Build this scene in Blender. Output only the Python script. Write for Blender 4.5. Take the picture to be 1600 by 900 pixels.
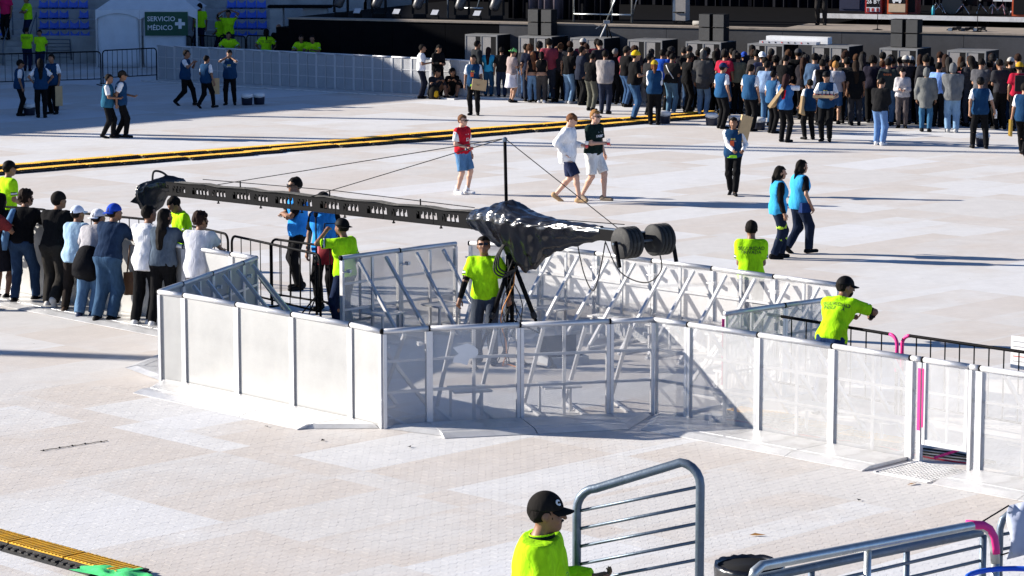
import bpy, bmesh, math, random, time
import numpy as np
from mathutils import Vector, Matrix
T0 = time.time()
random.seed(7)
for o in list(bpy.data.objects): bpy.data.objects.remove(o, do_unlink=True)
scene = bpy.context.scene
COL = scene.collection
R = math.radians

# ------------------------------------------------------------------ camera
F, YH, CH = 4400.0, -203.0, 6.7          # focal length in 1600-px pixels, horizon row, eye height
PITCH = math.atan((450 - YH) / F)
cam = bpy.data.cameras.new('camera')
cam.sensor_width = 36; cam.lens = F / 1600 * 36; cam.clip_start = .5; cam.clip_end = 4000
camo = bpy.data.objects.new('camera', cam); COL.objects.link(camo)
camo.location = (0, 0, CH); camo.rotation_euler = (math.pi / 2 - PITCH, 0, 0)
scene.camera = camo

# ------------------------------------------------------------------ sky, sun, exposure
SUN_EL, SHADOW_AZ = 20.5, -12.0          # shadows run right and a little towards the viewer
LD = Vector((math.cos(R(SHADOW_AZ)), math.sin(R(SHADOW_AZ)), 0))     # ground direction of the shadows
w = bpy.data.worlds.new('World'); scene.world = w; w.use_nodes = True
nt = w.node_tree
sky = nt.nodes.new('ShaderNodeTexSky'); sky.sky_type = 'NISHITA'; sky.sun_disc = False
sky.sun_elevation = R(SUN_EL); sky.sun_rotation = math.atan2(-LD.x, -LD.y)
sky.altitude = 2240; sky.air_density = .55; sky.dust_density = .15; sky.ozone_density = 3.5
nt.links.new(sky.outputs[0], nt.nodes['Background'].inputs[0])
nt.nodes['Background'].inputs[1].default_value = 0.095
sl = bpy.data.lights.new('sun', 'SUN'); sl.energy = 5.0; sl.angle = R(.53); sl.color = (1, .93, .83)
so = bpy.data.objects.new('sun', sl); COL.objects.link(so)
ld3 = Vector((LD.x * math.cos(R(SUN_EL)), LD.y * math.cos(R(SUN_EL)), -math.sin(R(SUN_EL))))
so.rotation_euler = ld3.to_track_quat('-Z', 'Y').to_euler(); so.location = (-40, 40, 40)
vs = scene.view_settings
vs.view_transform = 'Standard'; vs.look = 'None'; vs.gamma = 1; vs.use_curve_mapping = False
vs.exposure = 1.1
scene.cycles.transparent_max_bounces = 32
scene.cycles.max_bounces = 8

# ------------------------------------------------------------------ pixel -> ground
def P(x, y, z=0.0):
    u, v = (x - 800) / F, -(y - 450) / F
    d = Vector((u, math.cos(PITCH) + v * math.sin(PITCH), -math.sin(PITCH) + v * math.cos(PITCH)))
    t = (z - CH) / d.z
    return Vector((d.x * t, d.y * t, z))
def Pd(x, y, dist):                       # point on the pixel's ray at ground distance dist
    u, v = (x - 800) / F, -(y - 450) / F
    d = Vector((u, math.cos(PITCH) + v * math.sin(PITCH), -math.sin(PITCH) + v * math.cos(PITCH)))
    return Vector((0, 0, CH)) + d * (dist / d.y)

# ------------------------------------------------------------------ materials
MATS = {}
def newmat(name):
    m = bpy.data.materials.new(name); m.use_nodes = True
    return m, m.node_tree, m.node_tree.nodes['Principled BSDF']
def surf(name, col, rough=.6, metal=0.0, var=.15, vscale=6, bump=.15, bscale=60, spec=.4, dirt=None, dscale=3, coat=0):
    """paint/metal/plastic with mottled tone, fine relief and optional stains"""
    if name in MATS: return MATS[name]
    m, t, b = newmat(name); N, L = t.nodes, t.links
    tc = N.new('ShaderNodeTexCoord')
    n1 = N.new('ShaderNodeTexNoise'); n1.inputs['Scale'].default_value = vscale; n1.inputs['Detail'].default_value = 6
    n1.inputs['Roughness'].default_value = .65
    L.new(tc.outputs['Object'], n1.inputs['Vector'])
    mr = N.new('ShaderNodeMapRange'); mr.inputs[1].default_value = .25; mr.inputs[2].default_value = .75
    mr.inputs[3].default_value = 1 - var; mr.inputs[4].default_value = 1 + var
    L.new(n1.outputs[0], mr.inputs[0])
    mx = N.new('ShaderNodeMix'); mx.data_type = 'RGBA'; mx.blend_type = 'MULTIPLY'; mx.inputs[0].default_value = 1
    mx.inputs[6].default_value = (*col, 1)
    L.new(mr.outputs[0], mx.inputs[7])
    out = mx.outputs[2]
    if dirt:
        n2 = N.new('ShaderNodeTexNoise'); n2.inputs['Scale'].default_value = dscale; n2.inputs['Detail'].default_value = 8
        n2.inputs['Roughness'].default_value = .7; n2.inputs['Distortion'].default_value = .6
        L.new(tc.outputs['Object'], n2.inputs['Vector'])
        m2 = N.new('ShaderNodeMapRange'); m2.inputs[1].default_value = .52; m2.inputs[2].default_value = .72
        L.new(n2.outputs[0], m2.inputs[0])
        mm = N.new('ShaderNodeMath'); mm.operation = 'MULTIPLY'; mm.inputs[1].default_value = dirt[3]
        L.new(m2.outputs[0], mm.inputs[0])
        mx2 = N.new('ShaderNodeMix'); mx2.data_type = 'RGBA'
        L.new(mm.outputs[0], mx2.inputs[0]); L.new(out, mx2.inputs[6]); mx2.inputs[7].default_value = (*dirt[:3], 1)
        out = mx2.outputs[2]
    L.new(out, b.inputs['Base Color'])
    rr = N.new('ShaderNodeMapRange'); rr.inputs[3].default_value = max(.05, rough - .1); rr.inputs[4].default_value = min(1, rough + .12)
    L.new(n1.outputs[0], rr.inputs[0]); L.new(rr.outputs[0], b.inputs['Roughness'])
    b.inputs['Metallic'].default_value = metal; b.inputs['Specular IOR Level'].default_value = spec
    if coat: b.inputs['Coat Weight'].default_value = coat
    if bump:
        n3 = N.new('ShaderNodeTexNoise'); n3.inputs['Scale'].default_value = bscale; n3.inputs['Detail'].default_value = 4
        L.new(tc.outputs['Object'], n3.inputs['Vector'])
        bp = N.new('ShaderNodeBump'); bp.inputs['Strength'].default_value = bump; bp.inputs['Distance'].default_value = .01
        L.new(n3.outputs[0], bp.inputs['Height']); L.new(bp.outputs[0], b.inputs['Normal'])
    MATS[name] = m
    return m
def cloth(col, rough=.92, fold=.55):
    key = 'cloth_%02x%02x%02x' % tuple(int(max(0, min(1, c)) * 255) for c in col) + ('' if fold == .55 else 'f')
    if key in MATS: return MATS[key]
    m, t, b = newmat(key); N, L = t.nodes, t.links
    tc = N.new('ShaderNodeTexCoord')
    mp = N.new('ShaderNodeMapping'); mp.inputs['Scale'].default_value = (1, 1, .45); L.new(tc.outputs['Object'], mp.inputs[0])
    n1 = N.new('ShaderNodeTexNoise'); n1.inputs['Scale'].default_value = 14; n1.inputs['Detail'].default_value = 5; n1.inputs['Distortion'].default_value = 1.2
    L.new(mp.outputs[0], n1.inputs['Vector'])
    mr = N.new('ShaderNodeMapRange'); mr.inputs[1].default_value = .3; mr.inputs[2].default_value = .7
    mr.inputs[3].default_value = .8; mr.inputs[4].default_value = 1.15; L.new(n1.outputs[0], mr.inputs[0])
    mx = N.new('ShaderNodeMix'); mx.data_type = 'RGBA'; mx.blend_type = 'MULTIPLY'; mx.inputs[0].default_value = 1
    mx.inputs[6].default_value = (*col, 1); L.new(mr.outputs[0], mx.inputs[7]); L.new(mx.outputs[2], b.inputs['Base Color'])
    b.inputs['Roughness'].default_value = rough; b.inputs['Specular IOR Level'].default_value = .08
    bp = N.new('ShaderNodeBump'); bp.inputs['Strength'].default_value = fold; bp.inputs['Distance'].default_value = .02
    L.new(n1.outputs[0], bp.inputs['Height']); L.new(bp.outputs[0], b.inputs['Normal'])
    MATS[key] = m
    return m
def skin(tone):
    key = 'skin_%d' % int(tone[0] * 1000)
    if key in MATS: return MATS[key]
    m = surf(key, tone, .5, 0, .12, 20, .05, 150, .35)
    b = m.node_tree.nodes['Principled BSDF']
    b.inputs['Subsurface Weight'].default_value = 0.0
    return m

# ground paving: same colour function for the modelled pavers and for the sheet beyond them
PU, PV = .225, .1125                      # paver length and row pitch, laid at 45 degrees
def paving(name, joints):
    m, t, b = newmat(name); N, L = t.nodes, t.links
    def math_(op, a, c=None):
        n = N.new('ShaderNodeMath'); n.operation = op
        for i, q in enumerate((a, c)):
            if q is None: continue
            if isinstance(q, (int, float)): n.inputs[i].default_value = q
            else: L.new(q, n.inputs[i])
        return n.outputs[0]
    ge = N.new('ShaderNodeNewGeometry'); sp = N.new('ShaderNodeSeparateXYZ'); L.new(ge.outputs['Position'], sp.inputs[0])
    x, y = sp.outputs[0], sp.outputs[1]
    s = math.sqrt(.5)
    u = math_('MULTIPLY', math_('ADD', x, y), s); v = math_('MULTIPLY', math_('SUBTRACT', y, x), s)
    row = math_('FLOOR', math_('DIVIDE', v, PV))
    uu = math_('ADD', math_('DIVIDE', u, PU), math_('MULTIPLY', math_('FLOORED_MODULO', row, 2), .5))
    colx = math_('FLOOR', uu)
    cb = N.new('ShaderNodeCombineXYZ'); L.new(row, cb.inputs[0]); L.new(colx, cb.inputs[1])
    wn = N.new('ShaderNodeTexWhiteNoise'); wn.noise_dimensions = '3D'; L.new(cb.outputs[0], wn.inputs['Vector'])
    # batches of differently toned pavers, laid in rectangular fields
    def field(su, sv, off):
        a = math_('FLOOR', math_('ADD', math_('DIVIDE', u, su), off)); c = math_('FLOOR', math_('ADD', math_('DIVIDE', v, sv), math_('MULTIPLY', a, .37)))
        k = N.new('ShaderNodeCombineXYZ'); L.new(a, k.inputs[0]); L.new(c, k.inputs[1]); k.inputs[2].default_value = off
        q = N.new('ShaderNodeTexWhiteNoise'); q.noise_dimensions = '3D'; L.new(k.outputs[0], q.inputs['Vector']); return q.outputs[0]
    f1 = field(PU * 12, PV * 18, .3); f2 = field(PU * 21, PV * 12, .7)
    fs = math_('ADD', math_('MULTIPLY', f1, .5), math_('MULTIPLY', f2, .5))
    nz = N.new('ShaderNodeTexNoise'); nz.inputs['Scale'].default_value = .35; nz.inputs['Detail'].default_value = 7; nz.inputs['Roughness'].default_value = .62
    L.new(ge.outputs['Position'], nz.inputs['Vector'])
    fac = math_('ADD', math_('MULTIPLY', fs, .95), math_('MULTIPLY', math_('SUBTRACT', nz.outputs[0], .55), .8))
    cr = N.new('ShaderNodeValToRGB'); L.new(fac, cr.inputs[0])
    e = cr.color_ramp.elements
    e[0].position = .15; e[0].color = (.61, .59, .57, 1)
    e[1].position = .85; e[1].color = (.67, .67, .68, 1)
    for pos, c in ((.30, (.585, .535, .49, 1)), (.42, (.60, .56, .525, 1)), (.55, (.645, .635, .625, 1))):
        q = cr.color_ramp.elements.new(pos); q.color = c
    n2 = N.new('ShaderNodeTexNoise'); n2.inputs['Scale'].default_value = 2.2; n2.inputs['Detail'].default_value = 8; n2.inputs['Roughness'].default_value = .7
    L.new(ge.outputs['Position'], n2.inputs['Vector'])
    mr = N.new('ShaderNodeMapRange'); mr.inputs[1].default_value = .2; mr.inputs[2].default_value = .8; mr.inputs[3].default_value = .92; mr.inputs[4].default_value = 1.07
    L.new(n2.outputs[0], mr.inputs[0])
    val = math_('MULTIPLY', mr.outputs[0], math_('ADD', .98, math_('MULTIPLY', wn.outputs[0], .04)))
    if joints:
        fu = math_('ABSOLUTE', math_('SUBTRACT', math_('FRACT', uu), .5)); fv = math_('ABSOLUTE', math_('SUBTRACT', math_('FRACT', math_('DIVIDE', v, PV)), .5))
        j = math_('MAXIMUM', math_('GREATER_THAN', fu, .485), math_('GREATER_THAN', fv, .472))
        val = math_('MULTIPLY', val, math_('SUBTRACT', 1.0, math_('MULTIPLY', j, .10)))
    mx = N.new('ShaderNodeMix'); mx.data_type = 'RGBA'; mx.blend_type = 'MULTIPLY'; mx.inputs[0].default_value = 1
    L.new(cr.outputs[0], mx.inputs[6]); L.new(val, mx.inputs[7])
    # small dark specks of dropped dirt
    vo = N.new('ShaderNodeTexVoronoi'); vo.inputs['Scale'].default_value = 1.9; L.new(ge.outputs['Position'], vo.inputs['Vector'])
    spk = math_('LESS_THAN', vo.outputs['Distance'], .022)
    mx2 = N.new('ShaderNodeMix'); mx2.data_type = 'RGBA'; L.new(spk, mx2.inputs[0]); L.new(mx.outputs[2], mx2.inputs[6]); mx2.inputs[7].default_value = (.16, .14, .12, 1)
    L.new(mx2.outputs[2], b.inputs['Base Color'])
    b.inputs['Roughness'].default_value = .8; b.inputs['Specular IOR Level'].default_value = .3
    n3 = N.new('ShaderNodeTexNoise'); n3.inputs['Scale'].default_value = 30; n3.inputs['Detail'].default_value = 5; L.new(ge.outputs['Position'], n3.inputs['Vector'])
    bp = N.new('ShaderNodeBump'); bp.inputs['Strength'].default_value = .25; bp.inputs['Distance'].default_value = .01
    L.new(n3.outputs[0], bp.inputs['Height']); L.new(bp.outputs[0], b.inputs['Normal'])
    return m

def perforated(name, col, hole, pitch):
    """sheet metal with staggered round holes (object x / z plane)"""
    m = surf(name, col, .5, .0, .1, 3, .1, 90, .5, dirt=(.45, .44, .42, .35), dscale=2.5)
    t = m.node_tree; N, L = t.nodes, t.links; b = N['Principled BSDF']; out = N['Material Output']
    def math_(op, a, c=None):
        n = N.new('ShaderNodeMath'); n.operation = op
        for i, q in enumerate((a, c)):
            if q is None: continue
            if isinstance(q, (int, float)): n.inputs[i].default_value = q
            else: L.new(q, n.inputs[i])
        return n.outputs[0]
    tc = N.new('ShaderNodeTexCoord'); sp = N.new('ShaderNodeSeparateXYZ'); L.new(tc.outputs['Object'], sp.inputs[0])
    v = math_('DIVIDE', sp.outputs[2], pitch * .866); row = math_('FLOOR', v)
    u = math_('ADD', math_('DIVIDE', sp.outputs[0], pitch), math_('MULTIPLY', math_('FLOORED_MODULO', row, 2), .5))
    du = math_('SUBTRACT', math_('FRACT', u), .5); dv = math_('MULTIPLY', math_('SUBTRACT', math_('FRACT', v), .5), .866)
    d2 = math_('ADD', math_('MULTIPLY', du, du), math_('MULTIPLY', dv, dv))
    h = math_('LESS_THAN', d2, (hole / pitch / 2) ** 2)
    tr = N.new('ShaderNodeBsdfTransparent'); ms = N.new('ShaderNodeMixShader')
    L.new(h, ms.inputs[0]); L.new(b.outputs[0], ms.inputs[1]); L.new(tr.outputs[0], ms.inputs[2]); L.new(ms.outputs[0], out.inputs[0])
    return m

ALU = surf('aluminium', (.62, .62, .63), .42, .55, .1, 5, .12, 80, .5, dirt=(.35, .34, .33, .4))
ALU_SHEET = surf('aluminium_sheet', (.35, .35, .345), .5, .25, .1, 2.2, .12, 30, .5, dirt=(.42, .40, .37, .5), dscale=2)
ALU_TREAD = surf('aluminium_tread', (.64, .635, .63), .38, .35, .14, 3, .3, 120, .5, dirt=(.33, .31, .28, .55), dscale=2.5)
PERF = perforated('perforated_sheet', (.55, .55, .555), .0114, .0150)
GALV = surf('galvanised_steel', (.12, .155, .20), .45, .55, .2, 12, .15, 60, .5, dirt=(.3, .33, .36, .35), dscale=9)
BLACKPAINT = surf('black_steel', (.005, .005, .006), .6, 0, .2, 10, .08, 80, .06)
BLACKMATT = surf('black_matt', (.009, .009, .010), .8, 0, .2, 5, .15, 30, .12)
RUBBER = surf('black_rubber', (.02, .02, .021), .7, 0, .25, 8, .3, 90, .35, dirt=(.16, .15, .13, .5), dscale=5)
YELLOW = surf('ramp_yellow', (.72, .40, .02), .55, 0, .18, 5, .2, 60, .4, dirt=(.25, .17, .06, .55), dscale=4)
BINBAG = surf('black_plastic_film', (.008, .008, .010), .22, 0, .1, 6, .35, 14, .8)
def crinkle(m):
    N, L = m.node_tree.nodes, m.node_tree.links
    nz = [n for n in N if n.bl_idname == 'ShaderNodeTexNoise'][-1]; nz.noise_type = 'RIDGED_MULTIFRACTAL'; nz.inputs['Scale'].default_value = 5; nz.inputs['Detail'].default_value = 3; nz.inputs['Distortion'].default_value = .5
    b_ = [n for n in N if n.bl_idname == 'ShaderNodeBump'][0]; b_.inputs['Strength'].default_value = .9; b_.inputs['Distance'].default_value = .02
crinkle(BINBAG)
PINK = surf('pink_tape', (.80, .03, .24), .5, 0, .08, 6, .1, 40)
WHITEPL = surf('white_plastic', (.75, .75, .74), .4, 0, .06, 6, .05, 40)
CONCRETE = surf('concrete', (.36, .36, .355), .85, 0, .2, 2.5, .3, 25, .3, dirt=(.2, .19, .18, .5), dscale=1.4)
CARD = surf('cardboard', (.52, .36, .19), .85, 0, .1, 9, .15, 50, .2)

# ------------------------------------------------------------------ mesh helpers
class MB:
    def __init__(s): s.v = []; s.f = []
    def add(s, vs_, fs_):
        n = len(s.v); s.v += [tuple(q) for q in vs_]; s.f += [tuple(i + n for i in q) for q in fs_]; return s
    def box(s, x0, x1, y0, y1, z0, z1):
        return s.add([(x0, y0, z0), (x1, y0, z0), (x1, y1, z0), (x0, y1, z0), (x0, y0, z1), (x1, y0, z1), (x1, y1, z1), (x0, y1, z1)],
                     [(0, 3, 2, 1), (4, 5, 6, 7), (0, 1, 5, 4), (1, 2, 6, 5), (2, 3, 7, 6), (3, 0, 4, 7)])
    def obox(s, c, ax, ay, az):            # oriented box from centre and three half axes
        c, ax, ay, az = map(Vector, (c, ax, ay, az))
        return s.add([c + sx * ax + sy * ay + sz * az for sz in (-1, 1) for sx, sy in ((-1, -1), (1, -1), (1, 1), (-1, 1))],
                     [(0, 3, 2, 1), (4, 5, 6, 7), (0, 1, 5, 4), (1, 2, 6, 5), (2, 3, 7, 6), (3, 0, 4, 7)])
    def beam(s, p, q, w, h=None, up=(0, 0, 1)):
        p, q = Vector(p), Vector(q); d = (q - p); l = d.length; d.normalize(); up = Vector(up)
        if abs(d.dot(up)) > .98: up = Vector((0, 1, 0))
        sd = d.cross(up).normalized(); u2 = sd.cross(d)
        return s.obox((p + q) / 2, d * l / 2, sd * w / 2, u2 * (h or w) / 2)
    def tube(s, pts, r, n=8, cap=True):
        pts = [Vector(p) for p in pts]; m = len(pts)
        rs = r if isinstance(r, (list, tuple)) else [r] * m
        tang = [(pts[min(i + 1, m - 1)] - pts[max(i - 1, 0)]).normalized() for i in range(m)]
        ref = Vector((0, 0, 1)) if abs(tang[0].z) < .9 else Vector((1, 0, 0))
        a = tang[0].cross(ref).normalized(); vs_, fs_ = [], []
        for i in range(m):
            a = (a - tang[i] * a.dot(tang[i])).normalized(); b = tang[i].cross(a)
            for k in range(n):
                th = 2 * math.pi * k / n
                vs_.append(pts[i] + (a * math.cos(th) + b * math.sin(th)) * rs[i])
        for i in range(m - 1):
            for k in range(n):
                fs_.append((i * n + k, i * n + (k + 1) % n, (i + 1) * n + (k + 1) % n, (i + 1) * n + k))
        if cap: fs_ += [tuple(range(n))[::-1], tuple(range((m - 1) * n, m * n))]
        return s.add(vs_, fs_)
    def lathe(s, c, prof, n=16, axis=(0, 0, 1)):
        c = Vector(c); ax = Vector(axis).normalized()
        a = ax.orthogonal().normalized(); b = ax.cross(a); vs_, fs_ = [], []
        for r, h in prof:
            for k in range(n):
                th = 2 * math.pi * k / n
                vs_.append(c + ax * h + (a * math.cos(th) + b * math.sin(th)) * r)
        for i in range(len(prof) - 1):
            for k in range(n): fs_.append((i * n + k, i * n + (k + 1) % n, (i + 1) * n + (k + 1) % n, (i + 1) * n + k))
        if prof[0][0] > 1e-4: fs_.append(tuple(range(n))[::-1])
        if prof[-1][0] > 1e-4: fs_.append(tuple(range((len(prof) - 1) * n, len(prof) * n)))
        return s.add(vs_, fs_)
    def prism(s, pts, z0, z1):
        n = len(pts)
        return s.add([(p[0], p[1], z0) for p in pts] + [(p[0], p[1], z1) for p in pts],
                     [tuple(range(n))[::-1], tuple(range(n, 2 * n))] + [(i, (i + 1) % n, n + (i + 1) % n, n + i) for i in range(n)])
    def mesh(s, name, mat, smooth=False):
        me = bpy.data.meshes.new(name); me.from_pydata(s.v, [], s.f)
        bm = bmesh.new(); bm.from_mesh(me); bmesh.ops.recalc_face_normals(bm, faces=bm.faces); bm.to_mesh(me); bm.free()
        if mat: me.materials.append(mat)
        if smooth: me.polygons.foreach_set('use_smooth', [True] * len(me.polygons))
        me.update(); return me
    def build(s, name, mat, parent=None, smooth=False, **kw):
        return put(name, s.mesh(name, mat, smooth), parent, **kw)
def put(name, me, parent=None, label=None, cat=None, group=None, kind=None, loc=None, rz=None):
    o = bpy.data.objects.new(name, me); COL.objects.link(o)
    if parent: o.parent = parent
    if loc is not None: o.location = loc
    if rz is not None: o.rotation_euler = (0, 0, rz)
    tag(o, label, cat, group, kind); return o
def tag(o, label=None, cat=None, group=None, kind=None):
    if label: o['label'] = label
    if cat: o['category'] = cat
    if group: o['group'] = group
    if kind: o['kind'] = kind
    return o
def thing(name, label, cat, loc=(0, 0, 0), rz=0.0, group=None):
    o = bpy.data.objects.new(name, None); o.empty_display_size = .2; COL.objects.link(o)
    o.location = loc; o.rotation_euler = (0, 0, rz); return tag(o, label, cat, group)
CACHE = {}
def cached(key, fn):
    if key not in CACHE: CACHE[key] = fn()
    return CACHE[key]
def arc(c, r, a0, a1, n, ax=(1, 0, 0), ay=(0, 0, 1)):
    c, ax, ay = Vector(c), Vector(ax), Vector(ay)
    return [c + ax * r * math.cos(R(a0 + (a1 - a0) * i / n)) + ay * r * math.sin(R(a0 + (a1 - a0) * i / n)) for i in range(n + 1)]
def text_mesh(body, size, mat, depth=.0015, align='CENTER', spacing=1.0, line=1.0, bold=0.0):
    cu = bpy.data.curves.new('txt', 'FONT'); cu.body = body; cu.size = size; cu.extrude = depth
    cu.align_x = align; cu.align_y = 'CENTER'; cu.space_character = spacing; cu.space_line = line; cu.offset = bold; cu.resolution_u = 2
    o = bpy.data.objects.new('txt', cu); COL.objects.link(o)
    dg = bpy.context.evaluated_depsgraph_get(); me = bpy.data.meshes.new_from_object(o.evaluated_get(dg))
    bpy.data.objects.remove(o, do_unlink=True); bpy.data.curves.remove(cu)
    me.materials.clear(); me.materials.append(mat); return me

# ------------------------------------------------------------------ the ground
g = MB(); S = 700
g.add([(-S, -60, 0), (S, -60, 0), (S, S, 0), (-S, S, 0)], [(0, 1, 2, 3)])
PAVE = paving('pavers_near', False)
ground = g.build('ground', paving('paving_far', True), None, kind='structure')
tag(ground, 'pale interlocking paving of the arena floor', None)
def paver_mesh(mat, n=1):
    a = .019; gp = .0016
    us = [-PU / 2 + gp, -PU / 4, 0, PU / 4, PU / 2 - gp]; ws = [-a, a, -a, a, -a]
    lo = [(u_, -PV / 2 + gp + w_) for u_, w_ in zip(us, ws)]; hi = [(u_, PV / 2 - gp + w_) for u_, w_ in zip(us, ws)]
    return lo + hi[::-1]
POLY = paver_mesh(None)
cells = []
s2 = math.sqrt(.5)
for iv in range(-200, 600):
    vv = (iv + .5) * PV
    for iu in range(-60, 400):
        uu_ = (iu + .5 - .5 * (iv % 2)) * PU
        X, Y = (uu_ - vv) * s2, (uu_ + vv) * s2
        if 25.6 < Y < 36.5 and abs(X) < .1818 * Y + .5: cells.append((Y, X))
cells.sort()
def near_key(c): return (round(c[0], 2), abs(c[1]))
inframe = [c for c in cells if c[0] > 26.45 and abs(c[1]) < .18 * c[0]]
front = set(inframe[:300])
pm = MB(); n_ = len(POLY)
pm.add([(x, y, -.004) for x, y in POLY] + [(x, y, 0) for x, y in POLY], [tuple(range(n_, 2 * n_))] + [(i, (i + 1) % n_, n_ + (i + 1) % n_, n_ + i) for i in range(n_)])
pme = pm.mesh('paver', PAVE)
rest_v, rest_f = [], []
base = np.array(pm.v); c45 = np.array([[s2, -s2], [s2, s2]])
rot = base.copy(); rot[:, :2] = base[:, :2] @ c45.T
rng = random.Random(3)
for (Y, X) in cells:
    z = .0035 + rng.uniform(-.0006, .0006)
    if (Y, X) in front:
        put('paver', pme, ground, loc=(X, Y, z), rz=R(45))
    else:
        k = len(rest_v); rest_v += (rot + np.array([X, Y, z])).tolist(); rest_f += [tuple(i + k for i in q) for q in pm.f]
me = bpy.data.meshes.new('paver_field'); me.from_pydata(rest_v, [], rest_f); me.materials.append(PAVE); me.update()
put('paver_field', me, ground, kind='stuff')
print('pavers', len(cells), time.time() - T0)

# ------------------------------------------------------------------ aluminium crowd barriers
BH = 1.2
def barrier_meshes(W, kind, tread, bar):
    """local frame: x along the panel, +y the braced back, -y the tread side"""
    out = []
    sheet = ALU_SHEET if kind == 'solid' else PERF
    z0 = .035
    m = MB(); m.box(.03, W - .03, -.002, .002, z0, BH - .03); out.append(('sheet', m.mesh('sheet', sheet)))
    for x in (.0225, W - .0225):
        m = MB(); m.box(x - .021, x + .021, -.026, .034, .0, BH - .035); out.append(('post', m.mesh('post', ALU)))
    for z in (.44, .82):
        m = MB(); m.box(.045, W - .045, .004, .032, z - .017, z + .017); out.append(('crossbar', m.mesh('crossbar', ALU)))
    if W > .8:
        m = MB(); m.box(W / 2 - .02, W / 2 + .02, .033, .058, .05, BH - .036); out.append(('upright', m.mesh('upright', ALU)))
    m = MB(); m.box(.045, W - .045, -.014, .0035 + .02, .0, .034); out.append(('bottom_rail', m.mesh('bottom_rail', ALU)))
    m = MB(); m.tube([(.008, 0, BH - .002), (W - .008, 0, BH - .002)], .034, 12); out.append(('top_rail', m.mesh('top_rail', ALU, True)))
    m = MB(); m.tube([(W - .012, 0, BH - .002), (W + .012, 0, BH - .002)], .0362, 12); out.append(('joint_band', m.mesh('joint_band', BLACKMATT, True)))
    D = .86
    if tread == 'full':
        m = MB(); x0, x1 = .004, W - .004
        m.add([(x0, -.03, .012), (x1, -.03, .012), (x1, -.03, .05), (x0, -.03, .05), (x0, -D + .14, .05), (x1, -D + .14, .05), (x0, -D, .014), (x1, -D, .014), (x0, -D, .007), (x1, -D, .007)],
              [(0, 1, 2, 3), (3, 2, 5, 4), (4, 5, 7, 6), (6, 7, 9, 8), (0, 3, 4, 6, 8), (1, 9, 7, 5, 2), (0, 8, 9, 1)])
        out.append(('tread', m.mesh('tread', ALU_TREAD)))
        m = MB(); m.box(x0 + .02, x1 - .02, -.60, -.585, .0505, .054); out.append(('grip_strip', m.mesh('grip_strip', ALU)))
    elif tread in ('left', 'right'):        # wedge shaped tread of a corner piece, deep at one end
        xa, xb = (.004, W - .03) if tread == 'left' else (W - .004, .03)
        sx = 1 if xa < xb else -1
        m = MB(); b0, b1, b2 = (xa, -.03), (xb, -.03), (xa, -D + .02)
        t0, t1, t2 = b0, (xb - sx * .12, -.03), (xa, -D + .18)
        m.add([(b0[0], b0[1], .008), (b1[0], b1[1], .008), (b2[0], b2[1], .008), (t0[0], t0[1], .048), (t1[0], t1[1], .048), (t2[0], t2[1], .048)],
              [(3, 4, 5), (0, 2, 1), (0, 1, 4, 3), (1, 2, 5, 4), (2, 0, 3, 5)])
        out.append(('tread', m.mesh('tread', ALU_TREAD)))
    xs = (W * .27, W * .74) if W > .8 else (W * .5,)
    if bar:
        for x in xs:
            m = MB(); m.beam((x, .05, BH - .06), (x, .98, .055), .042, .042); out.append(('strut', m.mesh('strut', ALU)))
            m = MB(); m.box(x - .022, x + .022, .036, 1.03, .004, .036); out.append(('ground_bar', m.mesh('ground_bar', ALU)))
            m = MB(); m.lathe((x, 1.0, 0), [(.045, 0), (.045, .012), (.02, .03), (.02, .06)], 10); out.append(('foot', m.mesh('foot', ALU)))
        if W > .8:
            m = MB(); m.box(W * .27 + .03, W * .74 - .03, .08, .52, .36, .385); out.append(('step', m.mesh('step', ALU_TREAD)))
            for x in (W * .27 + .05, W * .74 - .09):
                m = MB(); m.box(x, x + .03, .46, .49, .0, .36); out.append(('step_leg', m.mesh('step_leg', ALU)))
        m = MB(); m.box(W - .12, W - .075, .036, .11, .98, 1.03); m.tube([(W - .0975, .08, 1.0), (W + .03, .08, 1.0)], .011, 8)
        out.append(('latch', m.mesh('latch', ALU)))
    return out
def barrier(label, a, b, kind='perf', tread='full', bar=True, group='aluminium crowd barriers'):
    a, b = Vector((a[0], a[1], 0)), Vector((b[0], b[1], 0)); d = b - a; W = d.length
    key = ('bar', round(W, 2), kind, tread, bar)
    parts = cached(key, lambda: barrier_meshes(round(W, 2), kind, tread, bar))
    t = thing('crowd_barrier', label, 'barrier', a, math.atan2(d.y, d.x), group)
    for nm, me_ in parts: put(nm, me_, t)
    return t
def lerp2(a, b, t): return (a[0] + (b[0] - a[0]) * t, a[1] + (b[1] - a[1]) * t)
A = [(-4.66, 36.72), (-4.29, 36.42), (-3.52, 35.63), (-2.75, 34.82), (-1.97, 34.01), (-1.56, 33.50)]
B = [(-1.56, 33.50), (-1.01, 33.73), (.10, 34.0), (1.21, 34.28), (1.76, 34.41)]
C = [(1.76, 34.41), (2.16, 34.03), (2.95, 33.25), (3.75, 32.45), (4.55, 31.65)]
names = ['leftmost narrow corner piece of the bright left barrier face', 'bright solid barrier panel first after the left corner piece',
         'bright solid barrier panel in the middle of the left face', 'bright solid barrier panel with brown stain on the left face', 'narrow barrier piece at the corner nearest the viewer, sunlit side']
for i in range(5): barrier(names[i], A[i], A[i + 1], 'solid', ['right', 'full', 'full', 'full', 'left'][i])
names = ['narrow perforated barrier piece at the near corner, shaded side', 'shaded perforated barrier panel with torn white sticker, facing the viewer',
         'shaded perforated barrier panel just right of the sticker panel', 'narrow shaded perforated piece in the inner corner']
for i in range(4): barrier(names[i], B[i], B[i + 1], 'perf', ['right', 'full', 'full', 'left'][i])
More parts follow.
